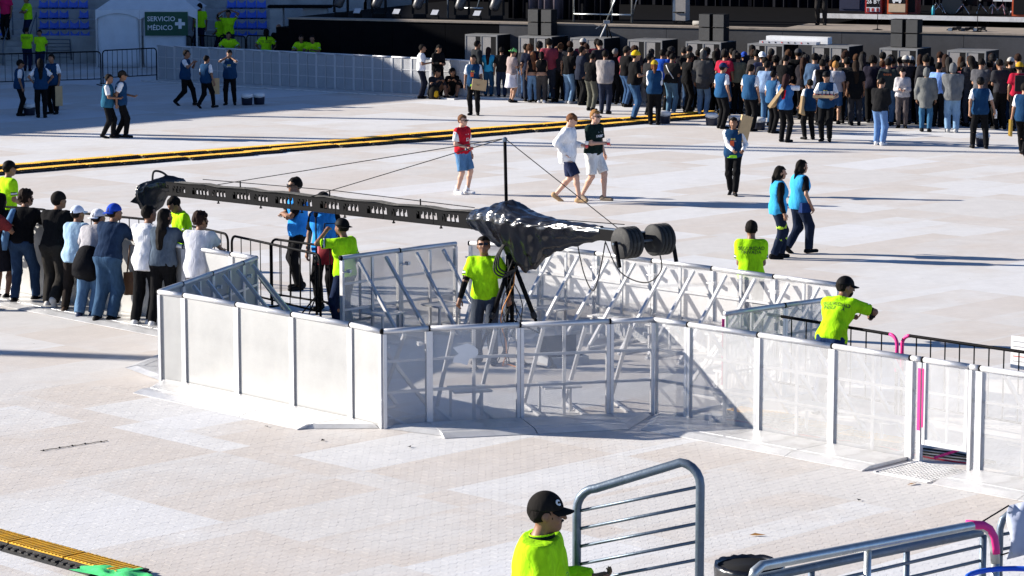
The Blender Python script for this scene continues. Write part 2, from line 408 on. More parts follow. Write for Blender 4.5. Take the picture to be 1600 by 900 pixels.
names = ['narrow perforated piece right of the inner corner, half in shade', 'perforated panel crossed by the slanting shadow edge',
         'sunlit perforated panel below the leaning guard', 'sunlit perforated panel left of the pink taped gate']
for i in range(4): barrier(names[i], C[i], C[i + 1], 'perf', ['right', 'full', 'full', 'full'][i])
# torn sticker on the shaded panel
m = MB(); rr = random.Random(5); q = []
for i in range(13):
    th = 2 * math.pi * i / 13; r_ = .12 * rr.uniform(.45, 1.2); q.append((.45 + r_ * 1.5 * math.cos(th), .86 + r_ * math.sin(th)))
m.add([(x, -.006, z) for x, z in q], [tuple(range(13))])
stk = m.build('torn_sticker', WHITEPL, None, label='torn white paper sticker on the shaded barrier panel', cat='sticker')
dB = Vector((B[2][0] - B[1][0], B[2][1] - B[1][1], 0)); stk.location = (B[1][0], B[1][1], 0); stk.rotation_euler = (0, 0, math.atan2(dB.y, dB.x))
# gate in the right-hand run
cd = Vector((C[4][0] - C[1][0], C[4][1] - C[1][1], 0)).normalized(); C4 = Vector((C[4][0], C[4][1], 0)); caz = math.atan2(cd.y, cd.x)
g0, g1, g2 = C4 + cd * .17, C4 + cd * .82, C4 + cd * .96
barrier('slim post piece between the last panel and the gate', C4, g0, 'perf', None, False)
gt = thing('barrier_gate', 'perforated barrier gate with pink tape, hung clear of the ground', 'gate', g0, caz)
gw = .65; m = MB(); m.box(.03, gw - .03, -.003, .003, .27, BH - .03); m.build('sheet', PERF, gt)
for x in (.035, gw - .03):
    m = MB(); m.box(x - .02, x + .02, -.02, .025, .22, BH - .035); m.build('post', ALU, gt)
m = MB(); m.box(.06, gw - .055, -.018, .02, .22, .28); m.build('bottom_rail', ALU, gt)
m = MB(); m.tube([(.02, 0, BH - .002), (gw - .02, 0, BH - .002)], .034, 12); m.build('top_rail', ALU, gt, True)
for z in (.5, .83):
    m = MB(); m.box(.056, gw - .052, .004, .026, z - .015, z + .015); m.build('crossbar', ALU, gt)
m = MB(); m.box(gw / 2 - .015, gw / 2 + .015, .0265, .045, .285, BH - .036); m.build('upright', ALU, gt)
m = MB(); m.box(.012, .03, -.0245, -.021, .42, 1.1); m.build('tape', PINK, gt)
m = MB(); m.box(-.045, -.008, -.031, -.0275, .38, 1.1); m.build('tape', PINK, gt)
barrier('slim post piece on the far side of the gate', g1, g2, 'perf', None, False)
barrier('sunlit perforated panel right of the gate, cut by the frame edge', g2, g2 + cd * 1.13, 'perf', 'full')
barrier('perforated panel of the right run just outside the frame', g2 + cd * 1.13, g2 + cd * 2.26, 'perf', 'full')
m = MB()
for i in range(15): m.box(.0, .72, -.80 + i * .052, -.79 + i * .052, .012, .03)
for i in range(13): m.box(i * .06, i * .06 + .008, -.80, -.06, .012, .028)
mt = thing('grating_mat', 'flat metal grating on the ground in front of the gate', 'grating', g0, caz)
m.build('bars', ALU_TREAD, mt)
m = MB(); m.box(-.03, 0, -.84, -.02, .007, .034); m.build('edge', ALU, mt)
m = MB(); m.box(.0, .72, -.85, -.81, .007, .02); m.build('edge', ALU, mt)

D_ = [(-.83, 41.57), (-1.65, 40.82), (-2.46, 40.0)]
barrier('braced barrier panel behind the guard in the enclosure', D_[0], D_[1])
barrier('braced barrier panel beside the green shirted guard, back side in blue shade', D_[1], D_[2])
E_ = [(.42, 41.22), (1.22, 40.50), (2.0, 39.72), (2.80, 38.93), (3.59, 38.14), (4.38, 37.35)]
names = ['braced barrier panel partly hidden by the black plastic cover', 'braced barrier panel below the crane counterweights, left one', 'braced barrier panel below the crane counterweights, right one',
         'braced barrier panel in front of the guard seen from behind', 'braced barrier panel at the right end of the far run']
for i in range(5): barrier(names[i], E_[i + 1], E_[i])
barrier('barrier panel closing the far corner behind the crane tripod', E_[0], (-.64, 41.62), tread=None)
F_ = [(2.66, 34.87), (3.48, 35.56), (4.30, 36.25)]
barrier('perforated barrier panel with a pink taped end post inside the right run', F_[0], F_[1], tread=None)
barrier('perforated barrier panel beside the leaning guard', F_[1], F_[2], tread=None)
m = MB(); m.box(F_[0][0] - .03, F_[0][0] + .004, F_[0][1] - .05, F_[0][1] - .032, .3, 1.14)
m.build('pink_tape_strip', PINK, None, label='strip of pink tape on the barrier end post', cat='tape')
G_ = [(-3.67, 40.0), (-3.82, 39.47), (-4.14, 38.42), (-4.44, 37.44), (-4.66, 36.72)]
names = ['narrow solid piece at the back of the recess by the black barricades', 'solid braced panel in the left recess, far one', 'solid braced panel in the left recess, near one', 'narrow solid corner piece joining the bright left face']
for i in range(4): barrier(names[i], G_[i], G_[i + 1], 'solid', 'full' if i in (1, 2) else ('left' if i == 3 else None))
H_ = [(-3.67, 40.0)]; hd = Vector((-.694, .72))
hl = [0, .56] + [.56 + 1.13 * i for i in range(1, 7)]
H_ = [(-3.67 + hd.x * l, 40.0 + hd.y * l) for l in hl]
hn = ['narrow barrier piece behind the man in the pale grey tee', 'barrier panel behind the three leaning people by the corner', 'barrier panel under the man with the blue cap',
      'barrier panel between the white capped people', 'barrier panel behind the man dressed in black', 'barrier panel behind the man with the denim shirt', 'barrier panel at the left frame edge']
for i in range(7): barrier(hn[i], H_[i + 1], H_[i], 'solid', 'full' if i else None)
# far run in front of the stand
I0, I1 = P(247, 125), P(735, 153.5)
nI = 17
ordi = ['first', 'second', 'third', 'fourth', 'fifth', 'sixth', 'seventh', 'eighth', 'ninth', 'tenth', 'eleventh', 'twelfth', 'thirteenth', 'fourteenth', 'fifteenth', 'sixteenth', 'seventeenth']
def far_barrier(W):
    out = []
    m = MB(); m.box(.02, W - .02, -.003, .003, .04, 1.1); out.append(('sheet', m.mesh('sheet', cached('farperf', lambda: perforated('perforated_sheet_fine', (.42, .43, .45), .006, .012)))))
    for x in (.02, W - .02):
        m = MB(); m.box(x - .019, x + .019, -.02, .03, 0, 1.1); out.append(('post', m.mesh('post', ALU)))
    m = MB(); m.tube([(0, 0, 1.11), (W, 0, 1.11)], .03, 8); out.append(('top_rail', m.mesh('top_rail', ALU, True)))
    for z in (.4, .75):
        m = MB(); m.box(.04, W - .04, -.018, -.0035, z - .012, z + .012); out.append(('crossbar', m.mesh('crossbar', ALU)))
    m = MB(); m.box(W / 2 - .012, W / 2 + .012, -.0325, -.0185, .05, 1.08); out.append(('upright', m.mesh('upright', ALU)))
    m = MB(); m.box(.005, W - .005, -.8, -.04, .004, .04); out.append(('tread', m.mesh('tread', ALU_TREAD)))
    return out
dI = (I1 - I0) / nI; fb = far_barrier(dI.length)
for i in range(nI):
    t = thing('crowd_barrier', 'grey perforated panel in the far shaded run, %s from its left end' % ordi[i], 'barrier', I0 + dI * i, math.atan2(dI.y, dI.x), 'far shaded barrier run')
    for nm, me_ in fb: put(nm, me_, t)

# ------------------------------------------------------------------ black steel barricades
def barricade(label, a, b, h=1.06, nb=9, feet=True, taped=None):
    a, b = Vector((*a[:2], 0)), Vector((*b[:2], 0)); d = b - a; W = d.length
    t = thing('steel_barricade', label, 'barricade', a, math.atan2(d.y, d.x), 'black steel barricades')
    r_ = .12
    def fr():
        m = MB(); m.tube([(0, 0, .02), (0, 0, h - r_)] + arc((r_, 0, h - r_), r_, 180, 90, 5)[1:] + arc((W - r_, 0, h - r_), r_, 90, 0, 5) + [(W, 0, .02)], .02, 8)
        return m.mesh('frame', BLACKPAINT, True)
    put('frame', cached(('bf', round(W, 2), h), fr), t)
    put('bottom_bar', cached(('bb', round(W, 2)), lambda: MB().tube([(.02, 0, .2), (W - .02, 0, .2)], .016, 8).mesh('bottom_bar', BLACKPAINT, True)), t)
    up = cached(('bu', h), lambda: MB().tube([(0, 0, .2), (0, 0, h - .02)], .0085, 6).mesh('upright', BLACKPAINT, True))
    for i in range(nb): put('upright', up, t, loc=(W * (i + 1) / (nb + 1), 0, 0))
    if feet:
        ft = cached('bfoot', lambda: MB().beam((0, -.28, .012), (0, .28, .012), .045, .02).mesh('foot', BLACKPAINT))
        for x in (.06, W - .06): put('foot', ft, t, loc=(x, 0, 0))
    if taped:
        m = MB(); xx = 0 if taped < 0 else W; cx = r_ if taped < 0 else W - r_
        m.tube([(xx, 0, h - .45), (xx, 0, h - r_)] + arc((cx, 0, h - r_), r_, 180 if taped < 0 else 0, 90, 5)[1:], .0225, 8); m.build('tape', PINK, t, True)
    return t
def bp(x, y, h=1.06): q = P(x, y, h); return (q.x, q.y)
barricade('black barricade nearest the left recess, behind the grey barrier corner', bp(362, 368), bp(500, 398), 1.06, 8)
barricade('black barricade crossing in front of the guard with the raised hand', bp(424, 373), bp(562, 392), 1.06, 8)
barricade('black barricade end showing beside the man in pale grey', bp(262, 345), bp(356, 366), 1.06, 8)
barricade('black barricade under the arms of the leaning guard', bp(1170, 486), bp(1402, 524), 1.06, 9, taped=1)
barricade('black barricade at the right edge with the white notice', bp(1410, 523), bp(1640, 556), 1.06, 9, taped=-1)
barricade('black barricade in the shaded area, left one by the stand', bp(-80, 86.5), bp(157, 80.5), 1.06, 21)
barricade('black barricade in front of the medical tent', bp(160, 79), bp(244, 75), 1.06, 10)
barricade('black barricade behind the leaning row, left part', bp(-60, 318), bp(76, 328), 1.06, 9)
barricade('black barricade behind the leaning row, by the white caps', bp(84, 329), bp(232, 343), 1.06, 9)
for i in range(4):
    q0, q1 = P(260 + 42 * i, 103), P(300 + 42 * i, 105)
    barricade('black barricade behind the far barrier run, %s from the tent' % ordi[i], (q0.x, q0.y), (q1.x, q1.y), 1.06, 6)
# notice on the right barricade
nq = P(1592, 545, 1.0); m = MB(); m.box(-.12, .12, -.004, .004, -.2, .2)
nt_ = thing('paper_notice', 'white paper notice tied to the barricade at the right edge', 'notice', (nq.x, nq.y - .06, .96), R(-40))
m.build('sheet', WHITEPL, nt_)
for k in range(5):
    m = MB(); m.box(-.09, .09 - .03 * (k % 2), -.0065, -.0045, .13 - k * .06, .14 - k * .06); m.build('print_line', surf('red_print', (.5, .08, .06), .6) if k == 3 else surf('grey_print', (.3, .3, .32), .6), nt_)

# ------------------------------------------------------------------ cable ramps
def ramp_meshes():
    L_, Wd = .88, .5
    m = MB(); pr = [(-Wd / 2, .004), (-Wd / 2 + .13, .066), (-.1, .066), (-.1, .05), (.1, .05), (.1, .066), (Wd / 2 - .13, .066), (Wd / 2, .004)]
    n = len(pr); m.add([(0, y, z) for y, z in pr] + [(L_, y, z) for y, z in pr], [tuple(range(n)), tuple(range(n, 2 * n))] + [(i, (i + 1) % n, n + (i + 1) % n, n + i) for i in range(n)])
    for k in range(8):
        for s_ in (-1, 1):
            m.obox((.06 + k * .11, s_ * (Wd / 2 - .068), .038), (.03, 0, 0), (0, .042, -.02 * s_ * 0), (0, 0, .008))
    body = m.mesh('body', RUBBER)
    m = MB()
    m.box(.004, L_ - .004, -.145, .145, .0662, .074)
    for k in range(15): m.box(.025 + k * .058, .05 + k * .058, -.135, .135, .074, .081)
    return body, m.mesh('lid', YELLOW)
RB, RL = ramp_meshes()
def ramp(label, p, az, group):
    t = thing('cable_ramp', label, 'cable ramp', p, az, group)
    put('body', RB, t); put('lid', RL, t); return t
ORD = ordi + ['eighteenth', 'nineteenth', 'twentieth'] + ['twenty ' + q for q in ordi[:9]] + ['thirtieth'] + ['thirty ' + q for q in ordi[:9]]
r0, r1 = P(25, 270), P(1105, 184); dr = r1 - r0; nr = int(dr.length / .9) + 1; dr.normalize()
pn = Vector((-dr.y, dr.x, 0)); azr = math.atan2(dr.y, dr.x)
for i in range(-3, nr):
    wob = .07 * math.sin(i * .9) + rng.uniform(-.05, .05)
    ramp('cable ramp of the front row across the floor, %s from the left' % ORD[i + 3], r0 + dr * .9 * i + pn * wob, azr + rng.uniform(-.06, .06), 'front row of cable ramps')
for i in range(-2, nr):
    wob = .95 + .12 * math.sin(i * .45 + 1) + rng.uniform(-.03, .03)
    ramp('cable ramp of the back row across the floor, %s from the left' % ORD[i + 2], r0 + dr * (.9 * i + .3) + pn * wob, azr + rng.uniform(-.08, .08), 'back row of cable ramps')
n0, n1 = P(0, 846), P(250, 915); dn = (n1 - n0).normalized(); azn = math.atan2(dn.y, dn.x)
for i in range(4):
    ramp(['cable ramp outside the lower left corner', 'yellow ribbed cable ramp in the lower left corner', 'second yellow cable ramp from the lower left corner', 'yellow cable ramp under the green tape'][i], n0 + dn * (.9 * i - 1.45), azn, 'near cable ramps')
# green tape over the near ramp
GREEN = surf('green_tape', (.10, .72, .22), .45, 0, .15, 9, .5, 18)
def crumple(cx, cy, az, lx, ly, h, name, mat, label, cat, seed, z0=.0):
    rs = np.random.RandomState(seed); nx, ny = 22, 14; vs_, fs_ = [], []
    ph = rs.uniform(0, 6.28, 12)
    for j in range(ny):
        for i in range(nx):
            a_, b_ = i / (nx - 1) * 2 - 1, j / (ny - 1) * 2 - 1
            e_ = 1 + .12 * math.sin(a_ * 5 + ph[0]) + .1 * math.sin(b_ * 7 + ph[1])
            fade = max(0, 1 - max(abs(a_), abs(b_)) ** 4)
            z = fade * h * (.55 + .25 * math.sin(a_ * 7 + b_ * 3 + ph[2]) + .2 * math.sin(a_ * 13 - b_ * 6 + ph[3]) + rs.uniform(-.06, .06))
            vs_.append((a_ * lx * e_, b_ * ly * e_, z0 + max(.006, z)))
    for j in range(ny - 1):
        for i in range(nx - 1): k = j * nx + i; fs_.append((k, k + 1, k + nx + 1, k + nx))
    m_ = MB().add(vs_, fs_); o = m_.build(name, mat, None, True, label=label, cat=cat); o.location = (cx, cy, 0); o.rotation_euler = (0, 0, az); return o
q = P(186, 906); crumple(q.x, q.y, azn, .42, .2, .05, 'green_tape_wrap', GREEN, 'crumpled bright green tape over the near cable ramp', 'tape', 4, .055)
q = P(202, 905); m = MB(); m.beam((-.14, 0, .087), (.14, 0, .087), .05, .006); o = m.build('green_tape_strip', GREEN, None, label='flat green tape strip across the yellow ramp lid', cat='tape'); o.location = (q.x, q.y, 0); o.rotation_euler = (0, 0, azn + R(80))
# ramps inside the enclosure, running along the right run to the gate
ci = Vector((-cd.y, cd.x, 0))
for i in range(3):
    ramp(['cable ramp seen through the mesh below the slanting shadow', 'cable ramp behind the sunlit mesh panel', 'cable ramp just inside the gate'][i], Vector((C[1][0], C[1][1], 0)) + cd * (.1 + .95 * i) + ci * (.75 - .1 * i), caz + .06, 'cable ramps inside the enclosure')
m = MB(); m.tube([C4 + cd * .25 + ci * .15 + Vector((0, 0, .05)), C4 + cd * .38 + ci * .5 + Vector((0, 0, .12))], .016, 8)
m.build('pink_wrapped_bar', PINK, None, label='pink wrapped bar lying inside the gate opening', cat='bar')
for i in range(4):
    pts = [Vector((C[1][0], C[1][1], .012)) + cd * (.2 + s_ * .33) + ci * (.32 + .1 * i + .07 * math.sin(s_ * 1.1 + i)) for s_ in range(13)]
    MB().tube(pts, .011, 6).build('power_cable', surf('cable_red', (.45, .03, .06), .5) if i == 0 else RUBBER, None, True,
        label=['red power cable on the floor behind the right barrier run', 'black power cable next to the red one behind the right run', 'black power cable third from the right barrier run', 'black power cable farthest from the right barrier run'][i], cat='cable')

# ------------------------------------------------------------------ camera crane
JP = Vector((0.0, 38.0, 1.93)); JL = Vector((-5.85, 46.0, 1.55)); ja = (JL - JP); jl = ja.length; ja.normalize()
jr = Vector((ja.y, -ja.x, 0)).normalized()   # horizontal, towards the viewer's right/back
ju = jr.cross(ja).normalized()
if ju.z < 0: ju = -ju
jib = thing('camera_crane', 'black camera crane on a tripod with its arm over the barrier, wrapped in plastic', 'camera crane', (JP.x, JP.y, 0))
off = Vector((JP.x, JP.y, 0))
def jp(t_, s_=0, u_=0): return JP + ja * t_ + jr * s_ + ju * u_ - off
# the front arm: perforated sections with top cable tray
HOLE_D = .052
def arm_section(t0, t1, name='arm_section'):
    """narrow box beam; both side plates carry groups of drop shaped openings that line up along the view"""
    m = MB(); hh, hw = .105, .039; L_ = t1 - t0; per = .107
    for s_ in (-1, 1): m.obox(jp((t0 + t1) / 2, 0, s_ * hh), ja * L_ / 2, jr * hw * 1.25, ju * .008)
    nn = int(round(L_ / per))
    for sd in (-1, 1):
        for k in range(nn):
            ta = t0 + L_ * k / nn; w_ = L_ / nn
            if k % 11 in (4, 5, 10): m.obox(jp(ta + w_ / 2, sd * hw, 0), ja * w_ / 2, jr * .003, ju * (hh - .008)); continue
            m.obox(jp(ta + w_ / 2, sd * hw, .077), ja * w_ / 2, jr * .003, ju * .0195)
            m.obox(jp(ta + w_ / 2, sd * hw, -.073), ja * w_ / 2, jr * .003, ju * .0235)
            m.beam(jp(ta, sd * hw, -.05), jp(ta + .018, sd * hw, .06), .024, .006, up=jr)
            m.beam(jp(ta + w_, sd * hw, .06), jp(ta + w_ * .62, sd * hw, .02), .03, .006, up=jr)
    return m.build(name, BLACKPAINT, jib)
for k in range(7): arm_section(.55 + k * 1.28, .55 + (k + 1) * 1.28 - .012)
for sd in (-.06, .0, .055):
    MB().tube([jp(.6 + i * .45, sd + .012 * math.sin(i * 1.7 + sd * 50), .125 + .012 * math.sin(i * 2.3)) for i in range(20)], .011, 6).build('cable', RUBBER, jib, True)
for t_, hgt in ((2.2, .12), (4.6, .1), (7.2, .12)): MB().tube([jp(t_, 0, .11), jp(t_, 0, .11 + hgt)], .012, 6).build('guide_pin', BLACKPAINT, jib)
for t_ in (1.7, 2.9, 4.2, 5.4, 6.6, 7.9): MB().lathe(jp(t_, 0, -.16), [(.02, 0), (.026, .01), (.012, .02), (.012, .05)], 8).build('bolt', BLACKPAINT, jib)
# rear arm and weights
m = MB(); m.obox(jp(-1.4, 0, .0), ja * 1.43, jr * .05, ju * .075); m.build('rear_beam', BLACKPAINT, jib)
m = MB(); m.obox(jp(-1.4, .0, .082), ja * 1.43, jr * .052, ju * .006); m.build('rear_beam_cap', GALV, jib)
for i, sd in enumerate((-.26, .26)):
    for k in range(4):
        c_ = jp(-2.85, sd + (k - 1.5) * .062, -.03)
        wt = MB().lathe(c_ - jr * .027, [(.03, -.002), (.19, -.002), (.205, .012), (.205, .042), (.19, .056), (.03, .056)], 28, jr).build('weight_plate', RUBBER, jib, True)
m = MB(); m.tube([jp(-2.85, -.5, -.03), jp(-2.85, .52, -.03)], .016, 8); m.build('weight_bar', GALV, jib)
for sd in (-.46, .47):
    m = MB(); m.beam(jp(-2.85, sd, .0), jp(-2.93, sd, -.33), .045, .03); m.build('handle', BLACKPAINT, jib)
# mast and stays
mt_ = jp(.12, 0, 1.12)
m = MB(); m.tube([jp(.12, 0, .1), mt_], .024, 10); m.build('mast', BLACKPAINT, jib, True)
m = MB(); m.lathe(mt_, [(.016, 0), (.034, .01), (.034, .05), (.014, .07)], 10); m.build('mast_head', GALV, jib)
top = mt_ + Vector((0, 0, .05))
sp1 = top + (jp(5.2, 0, .12) - top) * .18
for nm, pts in (('stay_cable', [top, jp(8.1, .06, .12)]), ('stay_cable', [sp1, jp(5.0, -.07, .12)]), ('stay_cable', [top, jp(-2.35, 0, .09)]), ('stay_cable', [top, sp1]),
                ('stay_cable', [jp(.9, .02, .18), jp(4.5, 0, .23), jp(8.4, .02, .2)]), ('stay_cable', [jp(-.3, .03, .12), jp(-2.4, .05, .15)])):
    MB().tube(pts, .0065, 5).build(nm, BLACKPAINT, jib)
m = MB(); m.lathe(sp1, [(.001, -.02), (.02, -.01), (.02, .012), (.001, .022)], 8); m.build('turnbuckle', GALV, jib, True)
# tripod
hub = Vector((0, 0, 1.46))
MB().lathe((0, 0, 1.34), [(.05, 0), (.085, .03), (.085, .16), (.06, .2), (.06, .4)], 14).build('tripod_head', BLACKPAINT, jib, True)
for th in (100, 215, 335):
    ft = Vector((math.cos(R(th)) * .62, math.sin(R(th)) * .62, .03)); k1 = hub.lerp(ft, .52)
    lg = MB().tube([hub, k1], .032, 10).tube([k1, ft], .022, 10).build('leg', BLACKPAINT, jib, True)
    MB().lathe(k1 - (ft - hub).normalized() * .03, [(.036, 0), (.042, .02), (.042, .07), (.03, .09)], 10, (ft - hub)).build('clamp', RUBBER, lg)
    MB().lathe(ft - Vector((0, 0, .03)), [(.055, 0), (.055, .015), (.025, .05)], 10).build('foot', RUBBER, lg)
    MB().tube([Vector((0, 0, .62)), hub.lerp(ft, .70)], .013, 8).build('brace', BLACKPAINT, jib, True)
MB().tube([Vector((0, 0, .5)), hub], .03, 10).build('centre_column', BLACKPAINT, jib, True)
for k in range(6):
    rs = np.random.RandomState(k + 11); x0, y0 = rs.uniform(-.25, .25), rs.uniform(-.15, .15)
    pts = [Vector((x0 * s_ + .07 * math.sin(s_ * 9 + k), y0 * s_ - .1 + .05 * math.cos(s_ * 7 + k), 1.45 * (1 - s_) + .02)) for s_ in np.linspace(0, 1, 10)]
    pts += [Vector((x0 + .25 * s_, y0 - .1 + .15 * math.sin(s_ * 4), .02)) for s_ in (.4, .8, 1.2)]
    MB().tube(pts, .008, 6).build('hanging_cable', RUBBER if k else surf('cable_orange', (.7, .25, .03), .5), jib, True)
pts = [jp(-1.3, .1, -.08), jp(-1.42, .12, -.55), jp(-1.62, .12, -.78), jp(-1.8, .1, -.5), jp(-1.95, .08, -.12)]
def smooth_curve(pts, n=8):
    out = []; pp = [pts[0]] + pts + [pts[-1]]
    for i in range(1, len(pp) - 2):
        p0, p1, p2, p3 = pp[i - 1], pp[i], pp[i + 1], pp[i + 2]
        for k in range(n):
            t = k / n; out.append(.5 * ((2 * p1) + (p2 - p0) * t + (2 * p0 - 5 * p1 + 4 * p2 - p3) * t * t + (3 * p1 - p0 - 3 * p2 + p3) * t ** 3))
    return out + [pts[-1]]
MB().tube(smooth_curve(pts), .009, 6).build('hanging_cable', RUBBER, jib, True)
pts = [jp(-1.95, .08, -.1), jp(-2.1, .2, -.5), jp(-2.5, .3, -.62), jp(-2.75, .36, -.45), jp(-2.8, .3, -.2)]
MB().tube(smooth_curve(pts), .009, 6).build('hanging_cable', RUBBER, jib, True)
pts = [Vector((-.1, -.1, 1.7)), Vector((-.22, -.16, 1.5)), Vector((-.24, -.2, 1.32)), Vector((-.12, -.18, 1.24)), Vector((.02, -.12, 1.3))]
for k in range(3): MB().tube(smooth_curve([p + Vector((.03 * k, 0, .03 * k)) for p in pts]), .012, 6).build('hanging_cable', RUBBER, jib, True)
pts = [jp(9.3, .1, -.05), jp(9.5, .1, .3), jp(9.75, .05, .1)]
# control box and case on the floor
cb_ = thing('control_case', 'small open grey control case on the floor by the tripod', 'case', P(880, 566), R(20))
MB().box(-.3, .3, -.2, .2, 0, .1).build('shell', surf('grey_case', (.35, .36, .38), .5), cb_); MB().box(-.27, .27, .2, .22, .1, .34).build('lid', BLACKMATT, cb_)
for k in range(4): MB().box(-.25 + k * .13, -.15 + k * .13, -.12, .1, .1, .13 + .02 * (k % 2)).build('module', BLACKMATT, cb_)

# plastic covers: a draped, creased sheet swept round the arm
def shroud(name, stations, seed, label=None, n=36, crease=.1, fine=3):
    """closed film sleeve: stations = (centre, half width along jr, top height, bottom drop)"""
    rs = np.random.RandomState(seed); vs_, fs_ = [], []
    st = []
    for i in range(len(stations) - 1):
        for k in range(fine):
            t = k / fine; a_, b_ = stations[i], stations[i + 1]; t2 = t * t * (3 - 2 * t)
            st.append((a_[0].lerp(b_[0], t), *[a_[j] + (b_[j] - a_[j]) * t2 for j in (1, 2, 3)]))
    st.append(stations[-1]); m_ = len(st)
    fr_ = [(rs.randint(1, 15), rs.uniform(-2.6, 2.6), rs.uniform(0, 6.28), rs.uniform(.3, 1)) for _ in range(16)]
    for i, (c_, hw, tp, dr_) in enumerate(st):
        for k in range(n):
            th = 2 * math.pi * k / n; cs, sn = math.cos(th), math.sin(th)
            cr_ = sum(a_ * (1 - abs(math.sin((f_ * th + g_ * i * 3.0 / fine + p_) / 2)) * 2) / (1 + .12 * f_) for f_, g_, p_, a_ in fr_) / 6
            r_ = 1 + crease * cr_ + rs.uniform(-.006, .006)
            u_ = sn * (tp if sn > 0 else dr_)
            wd = cs * hw * (1 if sn > 0 else (1 + sn * .55))
            vs_.append(c_ + jr * wd * r_ + Vector((0, 0, 1)) * u_ * r_)
        if i:
            for k in range(n): fs_.append(((i - 1) * n + k, (i - 1) * n + (k + 1) % n, i * n + (k + 1) % n, i * n + k))
    fs_ += [tuple(range(n))[::-1], tuple(range((m_ - 1) * n, m_ * n))]
    return MB().add(vs_, fs_).build(name, BINBAG, jib, True)
shroud('plastic_cover', [(jp(.95, 0, .0), .1, .13, .13), (jp(.8, 0, .02), .16, .16, .16), (jp(.5, 0, .04), .24, .19, .3), (jp(.2, 0, .05), .28, .27, .42), (jp(.0, 0, .05), .3, .29, .55),
                         (jp(-.25, 0, .04), .3, .2, .68), (jp(-.5, 0, .03), .27, .16, .62), (jp(-.8, 0, .02), .2, .14, .42), (jp(-1.05, 0, .02), .15, .12, .32), (jp(-1.4, 0, .02), .11, .11, .22), (jp(-1.75, 0, .02), .085, .1, .15), (jp(-2.0, 0, .02), .06, .09, .1)], 21, n=110, crease=.2, fine=12)
# wrapped camera head at the far end of the arm
e_ = JL - off
hl_ = [(e_ + Vector((.42, 0, .02)), .10, .14, .14), (e_ + Vector((.2, 0, .04)), .18, .16, .2), (e_ + Vector((.02, -.02, .0)), .22, .14, .42), (e_ + Vector((-.12, -.02, -.1)), .2, .2, .4), (e_ + Vector((-.24, -.02, -.1)), .12, .16, .3)]
shroud('head_cover', hl_, 5, n=80, crease=.18, fine=10)
m = MB(); fl = [e_ + Vector((-.1, -.05, .08)), e_ + Vector((-.42, -.08, -.24)), e_ + Vector((-.2, -.05, -.3)), e_ + Vector((-.08, -.05, -.1))]
m.add(fl + [p + Vector((0, .05, 0)) for p in fl], [(0, 1, 2, 3), (4, 7, 6, 5), (0, 4, 5, 1), (1, 5, 6, 2), (2, 6, 7, 3), (3, 7, 4, 0)]); m.build('cover_flap', BINBAG, jib)
MB().tube(smooth_curve([e_ + Vector((-.05, -.05, .1)), e_ + Vector((-.02, -.05, .26)), e_ + Vector((.12, -.03, .24)), e_ + Vector((.25, 0, .12))]), .018, 8).build('cable_loop', RUBBER, jib, True)
# rest stand under the arm
st_ = jp(5.0) + off; rest = thing('arm_rest_stand', 'thin black stand propping the crane arm behind the barrier corner', 'stand', (st_.x, st_.y, 0))
MB().tube([(0, 0, .05), (0, 0, .9)], .02, 8).tube([(0, 0, .9), (0, 0, st_.z - .13)], .013, 8).build('pole', BLACKPAINT, rest, True)
MB().lathe((0, 0, .86), [(.03, 0), (.034, .02), (.034, .09), (.02, .11)], 10).build('clamp', RUBBER, rest)
MB().lathe((0, 0, st_.z - .2), [(.02, 0), (.035, .03), (.035, .07)], 8).build('cradle', BLACKPAINT, rest)
for th in (10, 130, 250): MB().tube([(0, 0, .35), (.4 * math.cos(R(th)), .4 * math.sin(R(th)), .015)], .012, 6).build('leg', BLACKPAINT, rest, True)

# ------------------------------------------------------------------ foreground: stand terrace, rails, gate, bin
m = MB(); m.box(-14, 14, -8, 20.6, 0, 1.2); m.build('terrace', CONCRETE, None, kind='structure')
def pd(x, y, d): return Pd(x, y, d)
GD = 17.35
gx0, gx1 = pd(901, 880, GD).x, pd(1093, 880, GD - .35).x
gate = thing('rail_gate', 'tall galvanised tube gate with five thin rungs held by the guard', 'gate', (gx0, GD, 1.2), math.atan2(-.35, gx1 - gx0))
gw = math.hypot(gx1 - gx0, .35); gh0 = pd(897, 765, GD).z - 1.2; gh1 = pd(1085, 733, GD - .35).z - 1.2
def ght(x): return gh0 + (gh1 - gh0) * x / gw
rc_ = .13
topdir = Vector((gw, 0, gh1 - gh0)).normalized()
pts = [(0, 0, .03), (0, 0, gh0 - rc_)] + [Vector((rc_ - rc_ * math.cos(R(a)), 0, gh0 - rc_ + rc_ * math.sin(R(a)) + .02 * a / 90)) for a in (18, 36, 54, 72, 90)]
pts += [Vector((gw - rc_ + rc_ * math.sin(R(a)), 0, gh1 + .03 - rc_ + rc_ * math.cos(R(a)))) for a in (0, 18, 36, 54, 72, 90)] + [(gw, 0, .03)]
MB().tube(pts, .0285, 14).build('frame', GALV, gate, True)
for k in range(14):
    z = .155 + .1155 * k
    if ght(0) - .14 - .1145 * k < .06: break
    zl = gh0 - .165 - .115 * k + .03; zr = gh1 - .115 - .115 * k - .03 + .03
    if zl < .12: break
    MB().tube([(.02, 0, zl), (gw - .02, 0, zr)], .0105, 8).build('rung', GALV, gate, True)
